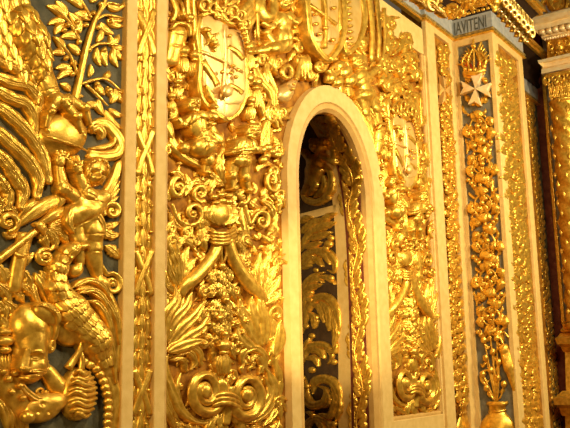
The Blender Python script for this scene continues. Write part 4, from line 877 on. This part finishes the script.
nscroll('gilded acanthus scroll arching to the right below the plume inside the niche', [(298,268),(304,256),(314,251),(326,253),(333,262),(332,272),(326,270)],
    [([(302,262),(312,258),(320,266)],8),([(310,252),(322,254),(328,264)],8),([(300,270),(308,262),(312,256)],6)], 8, [(316,270,2.4)])
nscroll('gilded acanthus scroll with long lower leaves in the middle of the niche side', [(299,306),(302,290),(310,277),(322,272)],
    [([(304,286),(314,278),(320,282)],8),([(300,298),(308,288),(318,284)],8),([(300,312),(304,300),(310,292)],7),([(316,276),(326,278),(333,284)],6)], 7, [(331,278,3)])
nscroll('large gilded acanthus scroll bending right above the mid height of the niche side', [(300,334),(304,312),(312,300),(324,297),(334,308),(337,326),(333,344)],
    [([(318,300),(326,312),(327,330)],10),([(308,304),(318,308),(322,322)],8),([(330,310),(334,330),(332,348)],7),([(306,312),(312,318),(312,328)],7)], 8, [(310,300,3),(306,326,3),(312,336,3)])
nscroll('gilded acanthus scroll with ball bud below the centre of the niche side', [(299,366),(303,352),(312,345),(324,346),(330,356),(326,364)],
    [([(306,352),(316,350),(322,358)],9),([(304,360),(312,358),(316,366)],7),([(322,348),(332,352),(336,344)],6),([(298,358),(304,346),(308,338)],6)], 7, [(334,362,3),(312,370,3.4)])
nscroll('biggest gilded acanthus scroll, smooth and hooked, near the foot of the niche side', [(302,376),(303,394),(310,405),(322,402),(324,390),(316,386)], [], 9)
nscroll('gilded acanthus scroll arching over the smooth hook in the niche', [(311,394),(313,382),(324,379),(334,386),(338,402),(333,416)],
    [([(330,386),(334,400),(328,414)],9),([(334,404),(328,416),(318,414)],8),([(326,392),(328,402),(322,408)],6),([(338,394),(338,410),(334,422)],6)], 9, [(306,386,3.4),(302,378,3)])
nscroll('gilded acanthus scroll at the bottom edge of the niche side', [(304,436),(306,424),(316,418),(328,424),(332,436)],
    [([(312,420),(320,426),(322,436)],8),([(322,420),(330,428),(330,440)],7),([(304,412),(310,414),(312,420)],5)], 7, [(334,424,3)])
# vine on the reveal
t = Thing('vine_band', 'narrow gilded vine climbing the red reveal of the niche arch', 'carved vine', BAND, 9, 100)
LB = 330.
t.part('stem', tube(BAND, [(9+3.6*math.sin(y/11.), y, 1.2) for y in np.arange(4, 326, 5.)], 1.0, n=190, ns=8))
for k in range(46):
    y = 6+k*7.; s_ = 1 if k % 2 else -1; x = 9+3.6*math.sin(y/11.)
    t.part('leaf', leaf(BAND, [(x, y), (x+s_*4.5, y+7), (x+s_*2.5, y+17)], 9.5, 1.8, .6, lobes=3, n=12, ns=7, amp=.5))
    t.part('leaf', leaf(BAND, [(x, y+2), (x-s_*6.5, y+6), (x-s_*8, y+14)], 7.5, 1.7, .8, lobes=2, n=9, ns=7))
# ================= pier panels =================
def stripfn(top, bot): return lambda y: (top[0]+(bot[0]-top[0])*(y-top[1])/(bot[1]-top[1]), top[2]+(bot[2]-top[2])*(y-top[1])/(bot[1]-top[1]))
def thicket(t, fr, f, y0, y1, n, ln, w_, hk=1., seed=1, lob=3, berries=0, extra=0):
    """crowded upright foliage filling a band between two edges"""
    r = random.Random(seed)
    for i in range(n):
        y = y0+(y1-y0)*(i+.5)/n; cx, wv = f(y); s_ = (-1, 1, 0)[i % 3]; k = wv/2
        x = cx+s_*k*r.uniform(.15, .6)+r.uniform(-.1, .1)*k; a = r.uniform(.2, 1.15)*(s_ or r.choice((-1, 1)))
        dx_, dy_ = math.sin(a)*ln*.55, -math.cos(a)*ln; ex = min(max(x+dx_*k/10, cx-k*.95), cx+k*.95)
        t.part('leaf', leaf(fr, [(x, y+ln*.4), ((x+ex)/2+s_*k*.15, y-ln*.1), (ex, y+dy_*.7)], w_*min(1.3, k/7.), 2.6*hk, (.8+r.random()*2.2)*hk, lobes=lob, n=11, ns=7, amp=.45))
    if extra:
        L_ = []
        for i in range(extra):
            y = y0+(y1-y0)*r.random(); cx, wv = f(y); k = wv/2; a = r.uniform(-1.3, 1.3); q = r.uniform(.5, .8)*ln
            x = cx+r.uniform(-.85, .85)*k; ex = min(max(x+math.sin(a)*q*k/10, cx-k*.97), cx+k*.97)
            L_.append(leaf(fr, [(x, y), ((x+ex)/2+k*.06, y-q*.4), (ex, y-q*math.cos(a))], w_*.62*min(1.3, k/7.), 2*hk, (.5+r.random()*3.2)*hk, n=7, ns=5))
        o = t.part('small_leaves', join(*L_)); o['kind'] = 'stuff'
    for i in range(berries):
        y = y0+(y1-y0)*r.random(); cx, wv = f(y); t.part('berry', ball(fr, cx+wv*r.uniform(-.38, .38), y, 1.4, 1.7, h=3.5*hk, nu=9, nv=6))
f6 = stripfn((445.5, 50, 11.5), (463, 420, 14)); 
t = Thing('foliage_strip', 'narrow gilded foliage strip on the slim recess face left of the crowned cross', 'carved foliage', A6, 462, 402)
thicket(t, A6, f6, 48, 404, 98, 10, 6.5, .6, 3, 3, 24, 320)
t = Thing('cross', 'slim pale gilded pointed cross in the narrow recess strip', 'cross', A6, 446, 90)
def cross8(t, fr, cx, cy, rx, ry, h, m):
    for k in range(4):
        a = k*math.pi/2+.06; ca, sa = math.cos(a), math.sin(a)
        pts = [(0, 0), (1.0, -.42), (.78, 0), (1.0, .42)]
        P = [(cx+(u*ca-v*sa)*rx, cy+(u*sa+v*ca)*ry) for u, v in pts]
        sc = scl(fr, cx, cy)
        X = np.array([p[0] for p in P]); Y = np.array([p[1] for p in P])
        top = fr.map(X, Y, np.array([h+1.6, h, h+.6, h])*sc); N = fr.normal(X, Y); bot = top-N*(np.array([h+1.6, h, h+.6, h])*sc)[:, None]
        V = np.vstack([top, bot]); Fc = [(0, 1, 2), (0, 2, 3), (0, 4, 5, 1), (1, 5, 6, 2), (2, 6, 7, 3), (3, 7, 4, 0)]
        o = t.part('arm', (V, Fc), m)
        o.data.polygons.foreach_set('use_smooth', [False]*len(o.data.polygons))
cross8(t, A6, 445.0, 90, 5.5, 14, 4, PALE)
def vase(t, fr, cx, y0, w_, h_, m=None):
    prof_ = [(-.02,.52),(0,.60),(.05,.60),(.09,.50),(.20,.47),(.30,.55),(.34,.66),(.50,.92),(.68,1.0),(.86,.92),(1.1,.7)]
    V = []; ns = 20; sc = scl(fr, cx, y0+h_/2)
    for tt, r_ in prof_:
        th = np.linspace(0, np.pi, ns); X = np.full(ns, float(cx)); Y = np.full(ns, y0+tt*h_)
        Jx, Jy = jac(fr, X, Y); N = fr.normal(X, Y)
        V.append(fr.map(X, Y, np.zeros(ns))+Jx*(np.cos(th)*r_*w_/2)[:, None]+N*(np.sin(th)*r_*w_*.32*sc)[:, None])
    V = np.vstack(V); Fc = [(i*ns+j, i*ns+j+1, (i+1)*ns+j+1, (i+1)*ns+j) for i in range(len(prof_)-1) for j in range(ns-1)]
    t.part('body', (V, Fc), m)
    t.part('rim', tube(fr, [(cx-w_*.3, y0+1, 1), (cx-w_*.15, y0+2.5, 7), (cx+w_*.15, y0+2, 7), (cx+w_*.3, y0, 1)], 1.6, ns=8), m)
    t.part('neck_ring', tube(fr, [(cx-w_*.25, y0+h_*.22, 1), (cx, y0+h_*.24, 6), (cx+w_*.25, y0+h_*.2, 1)], 1.2, ns=8), m)
t = Thing('vase', 'slim gilded vase at the foot of the narrow recess strip', 'vase', A6, 463, 420); vase(t, A6, 463, 403, 13, 42)
# face 7
F7 = A7; f7 = stripfn((474, 60, 31), (497.5, 420, 33))
t = Thing('crown', 'gilded crown with red enamel and fanned plumes above the pointed cross', 'crown', F7, 474, 66)
t.part('circlet', tube(F7, [(463.5,73,4),(470,73.5,7),(478,72,7),(485,69,4)], [2.4,2.6,2.4])); t.part('circlet', tube(F7, [(464,76.5,4),(471,77.5,6),(479,75.5,6),(485,72.5,4)], 1.3))
for q in ([(466,71),(462,62),(468,52)],[(470,72),(468,60),(473,48)],[(474,71),(474,60),(473.5,46)],[(478,71),(480,60),(474,48)],[(482,70),(486,60),(480,51)]): t.part('arch', tube(F7, [(x, y, 5) for x, y in q], [1.0,1.1,.9], ns=8))
t.part('orb', ball(F7, 473.5, 46, 2.6, h=5)); t.part('orb_cross', tube(F7, [(473.5,44,5),(473.5,39,4)], .9))
for x, y in ((465.5,69),(470,70),(475,69.5),(480,68),(484,66)): t.part('fleuron', ball(F7, x, y, 2.2, 2.8, h=5))
t.part('cap', relief(F7, [('e',467,67,4.5,5.5,0,3.5,1),('e',481,65,4.5,5.5,0,3.5,1)], [], res=.5), REDPAINT, label='red enamel cap')
t = Thing('plume_fan', 'fan of gilded plumes spreading behind the crown on the pier side', 'carved plumes', F7, 474, 60)
for i in range(6):
    t.part('plume', leaf(F7, [(468+.8*i,70-i*2.4),(462+1.2*i,65-i*3.2),(456.8+1.9*i,64-i*3.3)], 2.5, 2.2, 2.4, n=12, ns=7, tip=1))
    t.part('plume', leaf(F7, [(479-.7*i,68-i*2.4),(485-1.1*i,62-i*3.3),(490.5-1.9*i,58-i*3.4)], 2.5, 2.2, 2.4, n=12, ns=7, tip=1))
t = Thing('cross', 'pale gilded eight pointed cross under the crown on the pier side', 'cross', F7, 477, 90)
cross8(t, F7, 475.0, 88.5, 15.0, 16.5, 7, CREAM)
t = Thing('wreath', 'gilded leaf wreath peeping out behind the eight pointed cross', 'carved leaf', F7, 477, 92)
for i in range(12):
    a = i*.5236+.2; x, y = 475.5+9.5*math.cos(a), 89+11*math.sin(a); t.part('leaf', leaf(F7, [(x, y), (x+5*math.cos(a+.5), y+7*math.sin(a+.5))], 7, 3, 1.5, n=9, ns=7, prof='round'))
segs = [(128, 1), (166, -1), (205, 1), (243, -1), (280, 1), (318, -1)]
names = ['just under the eight pointed cross', 'second below the cross', 'third below the cross, at mid height', 'fourth below the cross', 'fifth below the cross', 'lowest, above the bird and vase']
for (yc, s_), nm in zip(segs, names):
    cx, wv = f7(yc); t = Thing('vine_scroll', 'gilded leafy vine scroll on the pier side, '+nm, 'carved vine', F7, cx, yc)
    sp_ = spiral(cx+s_*1.0, yc, wv*.36, 15, 90 if s_ > 0 else 90, 1.35, s_, .25, 22)
    t.part('stem', tube(F7, [(cx-s_*wv*.36, yc+26, 3), (cx-s_*wv*.30, yc+20, 3)]+[(x, y, 3.4) for x, y in sp_], [1.0,1.0,.9,.8], n=70, ns=8))
    t.part('flower', ball(F7, sp_[-1][0], sp_[-1][1], 2.4, 2.8, h=5, seg=6, nu=24))
    r = random.Random(int(yc))
    for j in range(14):
        k_ = min(21, int(j*1.5)); x, y = sp_[k_]; a = math.atan2(y-yc, x-cx)+s_*.7; l_ = r.uniform(8, 13)
        out_ = 1 if j % 3 else -.6
        t.part('leaf', leaf(F7, [(x, y), (x+out_*l_*.45*math.cos(a), y+out_*l_*.6*math.sin(a)), (x+out_*l_*.7*math.cos(a+s_*.7), y+out_*l_*1.0*math.sin(a+s_*.7))], 8.8, 2.8, 2.4+(j % 3), lobes=3, n=11, ns=7))
    thicket(t, F7, f7, yc-19, yc+19, 14, 10, 3.0, .6, int(yc), 2, 3)
    for j in range(6):
        x = cx+s_*wv*(-.40+.14*j*(1 if j < 3 else .9)); y = yc+24-(j % 3)*7
        t.part('leaf', leaf(F7, [(x, y), (x+s_*2, y-4), (x+s_*1, y-10)], 4.6, 2.4, 2, lobes=2, n=9, ns=7))
    for j in range(3): t.part('fruit', ball(F7, cx+s_*wv*.40-j*s_*3, yc+14+j*3, 2.2, 2.6, h=3.4))
t = Thing('parrot', 'gilded bird with long tail perched at the right of the pier vase', 'carved bird', F7, 505, 365)
pr = [('e',503,349,5,5.5,0,4,4),('c',504,352,5,508,368,5.5,3,3),('c',508,368,4.5,513,390,2,3,2)]
t.part('body', relief(F7, pr, [], res=.5)); t.part('beak', tube(F7, [(500,348,6),(497,350,6),(496.5,353,5)], [1.6,.6], ns=8))
t.part('crest', tube(F7, [(503,344,5),(500,336,4),(504,332,4),(509,338,4)], [1.2,.8], ns=8))
for i in range(4): t.part('wing_feather', leaf(F7, [(503+i*1.4,354),(506+i*1.3,364),(509+i*1.1,376+i*3)], 3.2, 1.5, over(pr, 0), n=9, ns=7))
t = Thing('bouquet', 'gilded bouquet of stems and blossoms rising from the pier vase', 'carved flowers', F7, 495, 395)
for i, (x, y) in enumerate(((484,340),(490,332),(497,338),(486,358),(493,352),(499,362),(483,374),(504,384),(491,370),(498,378),(487,388))):
    t.part('stem', tube(F7, [(496,402,2),((496+x)/2+1,(402+y)/2+3,4),(x,y,3)], [1.1,.8], ns=6))
    t.part('blossom', ball(F7, x, y, 3.2, 3.8, h=3.6, seg=5, nu=20))
    t.part('leaf', leaf(F7, [(x, y+3), (x+(-1)**i*3, y+8), (x+(-1)**i*6, y+6)], 4.6, 2.2, 2, lobes=2, n=9, ns=7))
t.part('crescent', tube(F7, [(x, y, 4) for x, y in spiral(487,378,6,8,-60,.62,-1,.8,10)], [.8,2.2,.8], ns=8))
t = Thing('vase', 'broad gilded vase at the foot of the pier side, under the bird', 'vase', F7, 498, 420); vase(t, F7, 497.5, 402, 35, 40)
# face 8 and the strip beyond
f8 = stripfn((505.8, 66, 20), (532.6, 420, 20))
def face8(lab, y0, y1, sd):
    t = Thing('foliage_drop', lab, 'carved foliage', A8, f8(y1)[0], y1); thicket(t, A8, f8, y0, y1, 80, 10, 5.2, .75, sd, 3, 18, 110)
face8('upper gilded foliage drop crowding the front face of the pier, under the cornice', 62, 180, 5)
face8('middle gilded foliage drop crowding the front face of the pier', 182, 300, 6)
face8('lower gilded foliage drop crowding the front face of the pier', 302, 440, 8)
t = Thing('corner_leaves', 'pointed gilded leaf cluster filling the top corner of the pier front panel', 'carved leaf', A8, 503, 58)
for q in ([(500,64),(499,56),(498,49)],[(503,68),(503,60),(500,53)],[(507,70),(508,63),(505,57)],[(512,76),(513,70),(511,63)],[(502,74),(505,68),(508,66)]): t.part('leaf', leaf(A8, q, 4.4, 2.5, 2, lobes=2, n=9, ns=7))
f9 = stripfn((528.2, 66, 6.0), (558, 420, 7.5))
for lab, y0, y1, sd in (('upper part of the thin gilded foliage strip beyond the pier', 60, 240, 9), ('lower part of the thin gilded foliage strip beyond the pier', 242, 430, 12)):
    t = Thing('foliage_strip', lab, 'carved foliage', A6, f9(y1)[0], y1); thicket(t, A6, f9, y0, y1, 90, 8, 5.5, .3, sd, 3, 0, 160)
# ================= cornice carving =================
ofs = .10
C7 = Plane((X7-ofs-.03, 0, 0), (-1, 0, -.35)); C8 = Plane((0, Y8-ofs-.03, 0), (0, -1, -.35)); CA = Plane((0, YP-ofs-.03, 0), (0, -1, -.35))
def cscroll(lab, fr, cx, cy, rx, ry, s_, lv, a0=90):
    t = Thing('cornice_scroll', lab, 'carved scroll', fr, cx, cy)
    sp_ = spiral(cx, cy, rx, ry, a0, 1.3, s_, .25, 20); t.part('coil', tube(fr, [(x, y, 4) for x, y in sp_], [3,3,2.4,1.6], ns=12, groove=3, n=50)); t.part('eye', ball(fr, cx, cy, 2.4, h=6))
    for q, ww in lv: t.part('leaf', leaf(fr, q, ww, 4, 4, lobes=4, n=18, tip=3))
pos = [('leftmost', CA, 392, -10, 1), ('second from the left', CA, 412, -2, -1), ('over the small step of the frieze', CA, 432, 8, 1)]
for k, (nm, fr, x, y, s_) in enumerate(pos):
    cscroll('gilded acanthus scroll in the cornice hollow, '+nm, fr, x, y-6, 7, 8, s_, [([(x-8,y+2),(x,y-4),(x+8,y+4)],9),([(x-4,y-12),(x+4,y-16),(x+10,y-6)],9),([(x+2,y+4),(x+8,y+2),(x+14,y+10)],7)])
for k, (nm, x, y, s_) in enumerate((('left on the lettered side', 454, 12, 1), ('centre of the lettered side', 470, 3, -1), ('right on the lettered side', 487, -1, 1))):
    cscroll('gilded acanthus scroll in the cornice hollow, '+nm, C7, x, y-2, 6, 7, s_, [([(x-9,y+6),(x-6,y-4),(x+2,y-6)],8),([(x+1,y+6),(x+6,y+1),(x+12,y+2)],7),([(x-5,y-12),(x+2,y-14),(x+8,y-8)],8),([(x-7,y+8),(x-1,y+1),(x+4,y+6)],6)])
t = Thing('cornice_mask', 'gilded fan of leaves like a small face in the left corner of the cornice hollow', 'carved leaf', C7, 458, 14)
for i in range(7): t.part('leaf', leaf(C7, [(459,16),(459+6*math.cos(-2.9+i*.45),14+8*math.sin(-2.9+i*.45))], 4, 3, 6, n=9, ns=7))
for k in range(7):
    x = 499+k*4.4; y = 8+k*5.0
    t = Thing('cornice_leaf', 'curved gilded leaf of the receding cornice hollow, %s of seven from the corner' % ['first', 'second', 'third', 'fourth', 'fifth', 'sixth', 'seventh'][k], 'carved leaf', C8, x, y)
    t.part('blade', leaf(C8, [(x-2,y+5),(x+3,y-2),(x+6,y-14),(x+4,y-20)], 7, 4, 3, lobes=4, n=18, tip=3)); t.part('curl', tube(C8, [(a, b, 6) for a, b in spiral(x+5,y-5,3.4,4.6,90,1.1,-1,.3,12)], [2,1.2], ns=8, groove=3)); t.part('bead', ball(C8, x+1, y+4, 1.8, h=4))
# bead rows (gold blocks) under the hollow
P7 = Plane((X7-.078, 0, 0), (-1, 0, 0)); P8 = Plane((0, Y8-.078, 0), (0, -1, 0)); PA = Plane((0, YP-.078, 0), (0, -1, 0))
def cyl_row(T, fr, a, b, n, r_, l_=.62):
    for k in range(n):
        u0, u1 = (k+.5-l_/2)/n, (k+.5+l_/2)/n; p = lambda u: (a[0]+(b[0]-a[0])*u, a[1]+(b[1]-a[1])*u)
        T.part('bead', tube(fr, [(*p(u0), .5), (*p(u1), .5)], r_, ns=10, n=4))
def at_z(fr, x, z):
    lo, hi = -80., 300.
    for _ in range(40):
        mid = (lo+hi)/2
        if P3(fr, x, mid)[2] > z: lo = mid
        else: hi = mid
    return (x, (lo+hi)/2)
zbd = (z2+z3)/2-.005
t = Thing('bead_moulding', 'row of gold beads over the lettered frieze on the pier side', 'moulding', P7, 470, 15); cyl_row(t, P7, at_z(P7, 451.5, zbd), at_z(P7, 495, zbd), 9, 1.5)
t = Thing('bead_moulding', 'row of gold beads running back over the pier front', 'moulding', P8, 510, 25); cyl_row(t, P8, at_z(P8, 496, zbd), at_z(P8, 525, zbd), 13, 1.2)
t = Thing('bead_moulding', 'row of gold beads over the plain grey frieze at the left of the pier', 'moulding', PA, 430, 15); cyl_row(t, PA, at_z(PA, 390, zbd), at_z(PA, 450, zbd), 16, 1.3)
# lettering on the frieze
L7 = Plane((X7-.036, 0, 0), (-1, 0, 0))
za, zb_ = z1+.012, z2-.03
p_l = L7.map(np.array([453.5, 489.0]), np.array([32., 25.]), np.array([0., 0.])); ya, yb = p_l[0][1], p_l[1][1]
fc = bpy.data.curves.new('frieze_letters', 'FONT'); fc.body = 'IAVITENI'; fc.size = 1; fc.extrude = .012; fc.offset = .004; fc.align_x = 'LEFT'
fo = bpy.data.objects.new('tmp', fc); COL.objects.link(fo); bpy.context.view_layer.update()
me = bpy.data.meshes.new_from_object(fo.evaluated_get(bpy.context.evaluated_depsgraph_get())); bpy.data.objects.remove(fo)
co = np.array([v.co for v in me.vertices]); lo, hi = co.min(0), co.max(0)
fxx = (co[:, 0]-lo[0])/(hi[0]-lo[0]); fyy = (co[:, 1]-lo[1])/(hi[1]-lo[1])
W = np.stack([np.full(len(co), X7-.0355)-(co[:, 2] > 0)*.004, ya+(yb-ya)*(.03+fxx*.90), za+(zb_-za)*fyy], -1)
t = Thing('inscription', 'incised letters IAVITENI on the grey marble frieze of the pier side', 'lettering', L7, 470, 28)
t.part('letters', (W, [tuple(p.vertices) for p in me.polygons]), LETTER)
# ================= altar at the far right =================
AR = Plane((XE-.02, 0, 0), (-1, 0, 0))
def slab(name, x0, x1, ya_, yb_, th, m, T=None, yref=200):
    """upright slab on the end wall between two picture columns"""
    y0_, y1_ = P3(AR, x0, yref)[1], P3(AR, x1, yref)[1]; zt_, zb2 = (6 if ya_ is None else P3(AR, (x0+x1)/2, ya_)[2]), (0 if yb_ is None else P3(AR, (x0+x1)/2, yb_)[2])
    VF = boxVF(XE-.02-th, XE-.0, min(y0_, y1_), max(y0_, y1_), zb2, zt_)
    return VF
struct('trim_red_marble', *slab('', 541.5, 553.5, None, None, .02, RED), RED)
struct('trim_grey_marble', *slab('', 556.5, 575, None, None, .06, GREY), GREY)
struct('trim_gold_edge', *slab('', 553.5, 557, 66, 325, .10, GOLD), GOLD, bev=.01)
t = Thing('twisted_column', 'gilded spiral carved column of the altar at the right edge of view', 'column', AR, 572, 320)
def col3(cx, y, r, th, off): return None
xc_ = XE-.42; KC = Plane((xc_, 0, 0), (-1, 0, 0)); yc_ = P3(KC, 573.5, 200)[1]; rc = abs(P3(KC, 573.5, 200)[1]-P3(KC, 557.5, 200)[1])*.96
zc0, zc1 = P3(KC, 570, 322)[2], P3(KC, 560, 102)[2]; V = []
nz, na = 90, 40
for i in range(nz+1):
    z = zc0+(zc1-zc0)*i/nz; R = rc*(1-.10*i/nz)
    for j in range(na):
        a = 2*math.pi*j/na; rr = R*(.9+.2*abs(math.sin(2*a+i*.42))**.7); V.append((xc_+rr*math.cos(a), yc_+rr*math.sin(a), z))
t.part('shaft', (np.array(V), [(i*na+j, i*na+(j+1) % na, (i+1)*na+(j+1) % na, (i+1)*na+j) for i in range(nz) for j in range(na)]))
for k in range(60):
    i = k*1.5; a = math.pi*.5+math.pi*(k*.618 % 1)+.25*0; z = zc0+(zc1-zc0)*(k+.5)/60; cx3, cy3 = xc_+rc*1.02*math.cos(a), yc_+rc*1.02*math.sin(a)
    v = [(cx3+dx_*.9, cy3+dy_, z+dz_) for dx_, dy_, dz_ in ((0,0,-.05),(-.012,-.022,0),(-.012,.022,.01),(0,0,.055),(-.03,0,0))]
    t.part('leaf', (np.array(v), [(0,1,4),(1,3,4),(3,2,4),(2,0,4)]))
def ring(R, z0_, z1_, m=None, nm='ring', lob=0):
    V = []; n = 40
    for rr, z in ((R*.9, z0_), (R, z0_+(z1_-z0_)*.3), (R, z0_+(z1_-z0_)*.7), (R*.88, z1_)):
        for j in range(n): V.append((xc_+rr*math.cos(2*math.pi*j/n), yc_+rr*math.sin(2*math.pi*j/n), z))
    t.part(nm, (np.array(V), [(i*n+j, i*n+(j+1) % n, (i+1)*n+(j+1) % n, (i+1)*n+j) for i in range(3) for j in range(n)]+[tuple(range(n))[::-1], tuple(range(3*n, 4*n))]))
zz_ = lambda y, x=566: P3(KC, x, y)[2]
ring(rc*1.15, zz_(330), zz_(322)); ring(rc*1.05, zz_(104), zz_(100)); 
# composite capital
t = Thing('capital', 'gilded composite capital with curling leaves on the far right column', 'capital', AR, 562, 80)
KP = Plane((xc_-.02, 0, 0), (-1, 0, 0))
t.part('bell', relief(KP, [('c',566,94,11,566,84,15,1)], [], res=.8))
for i in range(8):
    x = 551+i*3.6; t.part('acanthus', leaf(KP, [(x+1.5, 103-i*.4), (x, 96-i*.6), (x-1, 89-i*.7)], 5.4, 3, 6, lobes=3, n=12, tip=4)); t.part('acanthus', leaf(KP, [(x, 95-i*.6), (x-1, 88-i*.7), (x-2, 82-i*.8)], 5, 3, 8, lobes=3, n=12, tip=4))
for i in range(4): t.part('volute', tube(KP, [(a, b, 12) for a, b in spiral(547+i*7.4, 80-i*1.2, 4, 4.8, 90, 1.3, (-1)**i, .25, 14)], [1.8,1], ns=8))
t.part('egg_band', tube(KP, [(545,76,9),(556,74,12),(572,71,12)], 1.8))
# entablature blocks stepping towards the viewer
def ent(name, label, prof_, m, cat='moulding'):
    t = Thing(name, label, cat, AR, prof_[0][2]+6, prof_[0][1]); V = []
    for o_, y, xl in prof_:
        pl = Plane((XE-.08-o_, 0, 0), (-1, 0, 0)); z = P3(pl, 566, y)[2]; yl = P3(pl, xl, y)[1]; V += [(XE-.02, yl, z), (XE-.08-o_, yl, z), (XE-.08-o_, yl-2.6, z)]
    n = len(prof_); Fc = [(i*3+j, i*3+j+1, (i+1)*3+j+1, (i+1)*3+j) for i in range(n-1) for j in range(2)]+[(0, 2, 1)]+[((n-1)*3, (n-1)*3+1, (n-1)*3+2)]
    o = t.part('body', (np.array(V), Fc), m); o.data.polygons.foreach_set('use_smooth', [False]*len(o.data.polygons))
    return t
ent('architrave', 'stepped pale gilded architrave block directly over the far right capital', [(.42,70,543),(.50,68.5,541),(.50,64,541),(.46,63,542),(.46,58,543),(.62,57,538),(.62,54,537)], CREAM)
t = ent('frieze_block', 'gilded altar frieze with small carved face above the stepped architrave', [(.34,54,547),(.34,34,546)], GOLD)
ent('altar_cornice', 'projecting pale gilded altar cornice at the upper right edge of view', [(.40,34,543),(.48,32,541),(.48,24,540),(.70,23,534),(.70,18,533),(.78,16,530),(.84,12,528),(.84,9,527),(.6,8,532)], CREAM)
KF = Plane((XE-.08-.35, 0, 0), (-1, 0, 0))
t = Thing('carved_mask', 'small gilded face with ringlets on the altar frieze at the far right', 'carved head', KF, 559, 45)
t.part('face', relief(KF, [('e',559,45,5,6.5,0,5,2)], face(558.5,43.5,.7), res=.5)); t.part('ringlet', tube(KF, [(a, b, 3) for a, b in spiral(551,46,3.4,5,-90,1.2,-1,.3,12)], [1.6,.9], ns=8)); t.part('ringlet', tube(KF, [(a, b, 3) for a, b in spiral(567,42,3.4,5,-90,1.2,1,.3,12)], [1.6,.9], ns=8)); t.part('beard', leaf(KF, [(559,50),(559,56)], 5, 3, 3, lobes=3))
for i in range(4): t.part('collar_leaf', leaf(KF, [(553+i*4,50-i*.6),(552+i*5,55-i*.8)], 4, 2, 2))
KD = Plane((XE-.08-.5, 0, 0), (-1, 0, 0))
t = Thing('dentil_row', 'row of pale dentil blocks under the altar cornice', 'moulding', KD, 556, 28)
for k in range(6):
    p = P3(KD, 543.5+k*6.6, 33-k*1.3); t.part('dentil', boxVF(XE-.66, XE-.56, p[1]-.035, p[1]+.035, p[2]-.03, p[2]+.03), CREAM)
t = Thing('rope_moulding', 'pale twisted rope moulding under the dentils', 'moulding', KF, 556, 36)
for k in range(12): t.part('twist', ball(KF, 545+k*2.6, 38.8-k*.5, 1.5, 2.0, 20, h=3), CREAM)
KT = Plane((XE-.6, 0, 0), (-1, 0, 0))
t = Thing('crowning_scroll', 'greenish gilded urn scroll standing on the altar cornice at the top right', 'carving', KT, 554, 6)
t.part('bowl', relief(KT, [('e',555,2,10,9,0,6,2)], [(555,0,6,4,0,-4)], res=.7))
for q in ([(546,12),(541,4),(545,-3)],[(564,10),(568,2),(564,-4)],[(555,10),(551,2),(555,-4)],[(555,10),(560,2),(558,-4)]): t.part('leaf', leaf(KT, q, 5, 3, 6, lobes=3))
ent('altar_ledge', 'gilded ledge of the altar pedestal at lower right', [(.25,352,563),(.28,347,561),(.46,344,557),(.50,338,555),(.40,336,558),(.36,333,560)], GOLD)
ent('altar_ledge', 'lower gilded ledge of the altar pedestal near the bottom right corner', [(.26,416,562),(.32,408,559),(.52,405,554),(.54,398,553),(.42,396,557),(.34,391,562)], GOLD)
ent('pedestal', 'gilded upright pedestal block between the two ledges at lower right', [(.28,391,566),(.28,352,565)], GOLD)
ent('pedestal', 'gilded plinth shaft under the lower ledge at the bottom right corner', [(.22,470,567),(.20,416,565)], GOLD)
ent('plinth', 'moulded gilded base under the far right column', [(.34,333,563),(.44,330,560),(.36,327,563),(.40,324,562),(.3,321,564)], GOLD)
